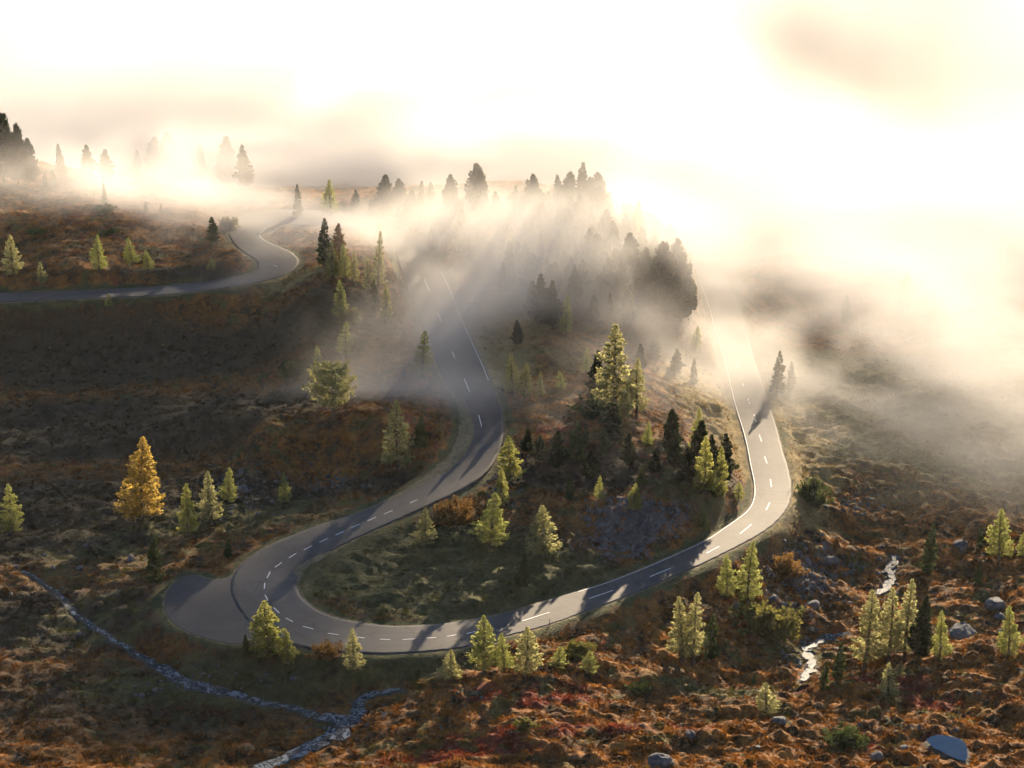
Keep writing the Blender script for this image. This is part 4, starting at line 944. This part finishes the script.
# mist puffs: (px, py, height, rx, ry, rz, amount)
PUFF = [(455,300,9,13,22,7,.75),(440,345,8,9,12,5,.7),(465,395,6,8,7,4,1.1),(420,393,6,12,5,2.6,.75),(345,396,5,16,4,2.0,.7),(275,398,3.5,14,3.5,1.7,.55),(230,405,3,9,2.5,1.4,.4),
 (380,375,8,11,7,3.5,.6),(345,330,12,7,12,4,.35),(500,300,12,12,20,8,.5),(840,285,-6,34,22,9,1.1),(950,280,-6,34,22,9,1.1),(770,250,-6,26,24,10,1.0),(1010,300,-6,24,20,8,.9),(850,245,-9,60,26,9,1.2),(960,235,-9,50,26,9,1.1),(420,172,8,60,22,9,.9),(330,170,8,50,20,8,.8),(540,165,8,40,22,9,.8),(550,232,19,26,24,9,.8),(470,235,16,24,22,8,.75),(400,235,13,20,18,6,.7),(620,245,14,22,24,11,.8),(650,330,7,10,25,7,.9),
 (700,330,0,16,35,8,1.0),(660,400,5,9,12,4,.55),(640,450,5,6,7,4,.3),(590,340,10,8,12,4,.5),(280,230,13,22,20,6,.75),(260,265,12.5,10,8,3,.25),(310,215,13,30,18,7,.8),
 (800,350,-4,34,30,9,.8),(880,330,-4,34,34,10,1.0),(960,380,-4,24,24,8,.8),(760,380,-4,16,18,6,.4),(900,430,-5,20,14,5,.35),(1010,430,-5,16,20,6,.6),(970,500,-7,14,7,4,.22),(820,430,-5,14,14,5,.22),
 (130,180,20,36,14,8,.9),(210,190,18,24,14,9,1.1),(160,165,21,40,14,8,.7),(245,168,19,26,14,8,.8),(20,190,20,20,10,5,.3),(100,680,2,18,6,3.5,.10),(20,650,2,10,6,4,.12),(600,430,6,7,6,3,.3),(560,400,8,7,6,3,.35),(530,400,6,8,4,3,.3),(240,285,11,4,4,2.2,.4),(350,230,13,18,14,5,.5)]
PF = [(P(a, b, c), np.array([d, e, f]), g) for a, b, c, d, e, f, g in PUFF]
def hole_(X, Y):
    # a thin, ragged stretch of the fog, its edges torn by noise
    u = X+70*(vnoise3(X/60, Y/90, 0*X, 31)-.5)+34*(vnoise3(X/22, Y/34, 0*X, 35)-.5); v = Y+170*(vnoise3(X/70, Y/90, 0*X, 33)-.5)
    wob = smooth(.22, .62, .55*vnoise3(X/40, Y/60, 0*X, 36)+.3*vnoise3(X/17, Y/26, 0*X, 37)+.15*vnoise3(X/8, Y/12, 0*X, 38))
    q = ((u-118-.17*(Y-700))/88)**2+((v-700)/330)**2
    return np.exp(-q**1.4)*(.74+.26*wob)
def near_rho(X, Y, Z):
    G = height(X[0].ravel(), Y[0].ravel()).reshape(X[0].shape)[None]
    h = Z-G
    r = np.zeros(X.shape)
    for c, rad, a in PF:
        c = c.copy(); q = ((X-c[0])/rad[0])**2+((Y-c[1])/rad[1])**2+((Z-c[2])/rad[2])**2
        r += a*np.exp(-.9*q**1.6)
    # the sea of fog behind: higher over the ridge and to the left, low over the meadow on the right
    top = np.where(X < 60, 34, 12)*1.0
    top = 12+8*smooth(75, 35, X)-2*smooth(-35, -65, X)*smooth(470, 420, Y)+13*smooth(435, 500, Y)*smooth(110, 50, X)
    top = np.maximum(top, G+7*smooth(392, 412, Y))
    front = 404-22*smooth(20, 70, X)-6*smooth(-20, -60, X)
    back = smooth(front-22, front+60, Y)*smooth(top+6, top-10, Z)
    r = r*1.15+back*.75
    # dense puffs added above the ridge to block sun on hairpin and left slope
    for cx, cy, cz, a, b, c_, am in SHADE: r += am*np.exp(-(((X-cx)/a)**2+((Y-cy)/b)**2+((Z-cz)/c_)**2)**2*.9)
    r = r*(1-.9*hole_(X, Y)*smooth(452, 500, Y))
    shd = r*0
    for cx, cy, cz, a, b, c_, am in SHADE: shd = np.maximum(shd, np.exp(-(((X-cx)/a)**2+((Y-cy)/b)**2+((Z-cz)/c_)**2)**2*.9))
    wx = vnoise3(X/26, Y/26, Z/16, 1)*2-1; wy_ = vnoise3(X/26, Y/26, Z/16, 2)*2-1
    qx = X+wx*11+.45*Z; qy = Y+wy_*11; n = 0; amp = .5; s = 19.
    for i in range(5):
        n = n+amp*vnoise3(qx/s, qy/(s*1.15), Z/(s*.62), 5+i); amp *= .6; s *= .52
    n = n/(.5*(1-.6**5)/.4)
    shape = smooth(.30, .66, n)
    shape = shape*(.25+.75*smooth(.15, .8, n+.25))
    shape = np.maximum(shape, np.maximum(.75*back, .7*shd)); return np.clip(r, 0, 8)*shape*smooth(-3, 1, h)
SHADE = [(10,353,35.2,25,12,4.6,3.4),(-29,404,31,16,20,7.5,2.2),(-20,404,36.5,15,18,4.6,1.6)]  # centre, radii and amount of each added sun-blocking puff
M_MIST = vol_mat('mist', .040, (.93, .91, .875), .18, True)
M_SEA = vol_mat('fog', .013, (.93, .91, .875), .18, True)
def far_rho(X, Y, Z):
    top = 20+7*vnoise3(X/140, Y/160, 0*Z, 3)+7*vnoise3(X/60, Y/60, Z/40, 8)+8*smooth(100, -150, X)
    r = smooth(top+12, top-18, Z)*smooth(515, 560, Y)
    n = .6*vnoise3(X/90, Y/110, Z/35, 12)+.4*vnoise3(X/38, Y/46, Z/18, 13)
    return r*(.45+.55*smooth(.22, .6, n))*(1-.985*hole_(X, Y))
if FOG:
    fog_volume('mist', (-135, 232, -16), (205, 590, 50), (2.2, 2.6, 1.8), near_rho, M_MIST, 'drifting sunlit mist over the ridge, road and meadow', 2.7)
    fog_volume('fog_bank', (-420, 480, -100), (760, 1700, 48), (11, 12, 5), far_rho, M_SEA, 'sea of bright fog filling the valley behind', 1.3)
    bpy.ops.mesh.primitive_cube_add(size=1) if False else None
    x0, x1, y0, y1, z0, z1 = -60000, 60000, -1500, 8000, -140, 160
    x0, x1 = -9000, 9000
    V = [(x, y, z) for x in (x0, x1) for y in (y0, y1) for z in (z0, z1)]
    hz = mk_mesh('haze', V, [[0, 1, 3, 2], [4, 6, 7, 5], [0, 4, 5, 1], [2, 3, 7, 6], [0, 2, 6, 4], [1, 5, 7, 3]], [vol_mat('haze_air', .00003, (.96, .96, .96), .2)])
    tag(link('haze', hz), 'thin even morning haze over the whole valley', 'haze', kind='stuff')
    M_MIST.cycles.volume_interpolation = 'LINEAR'
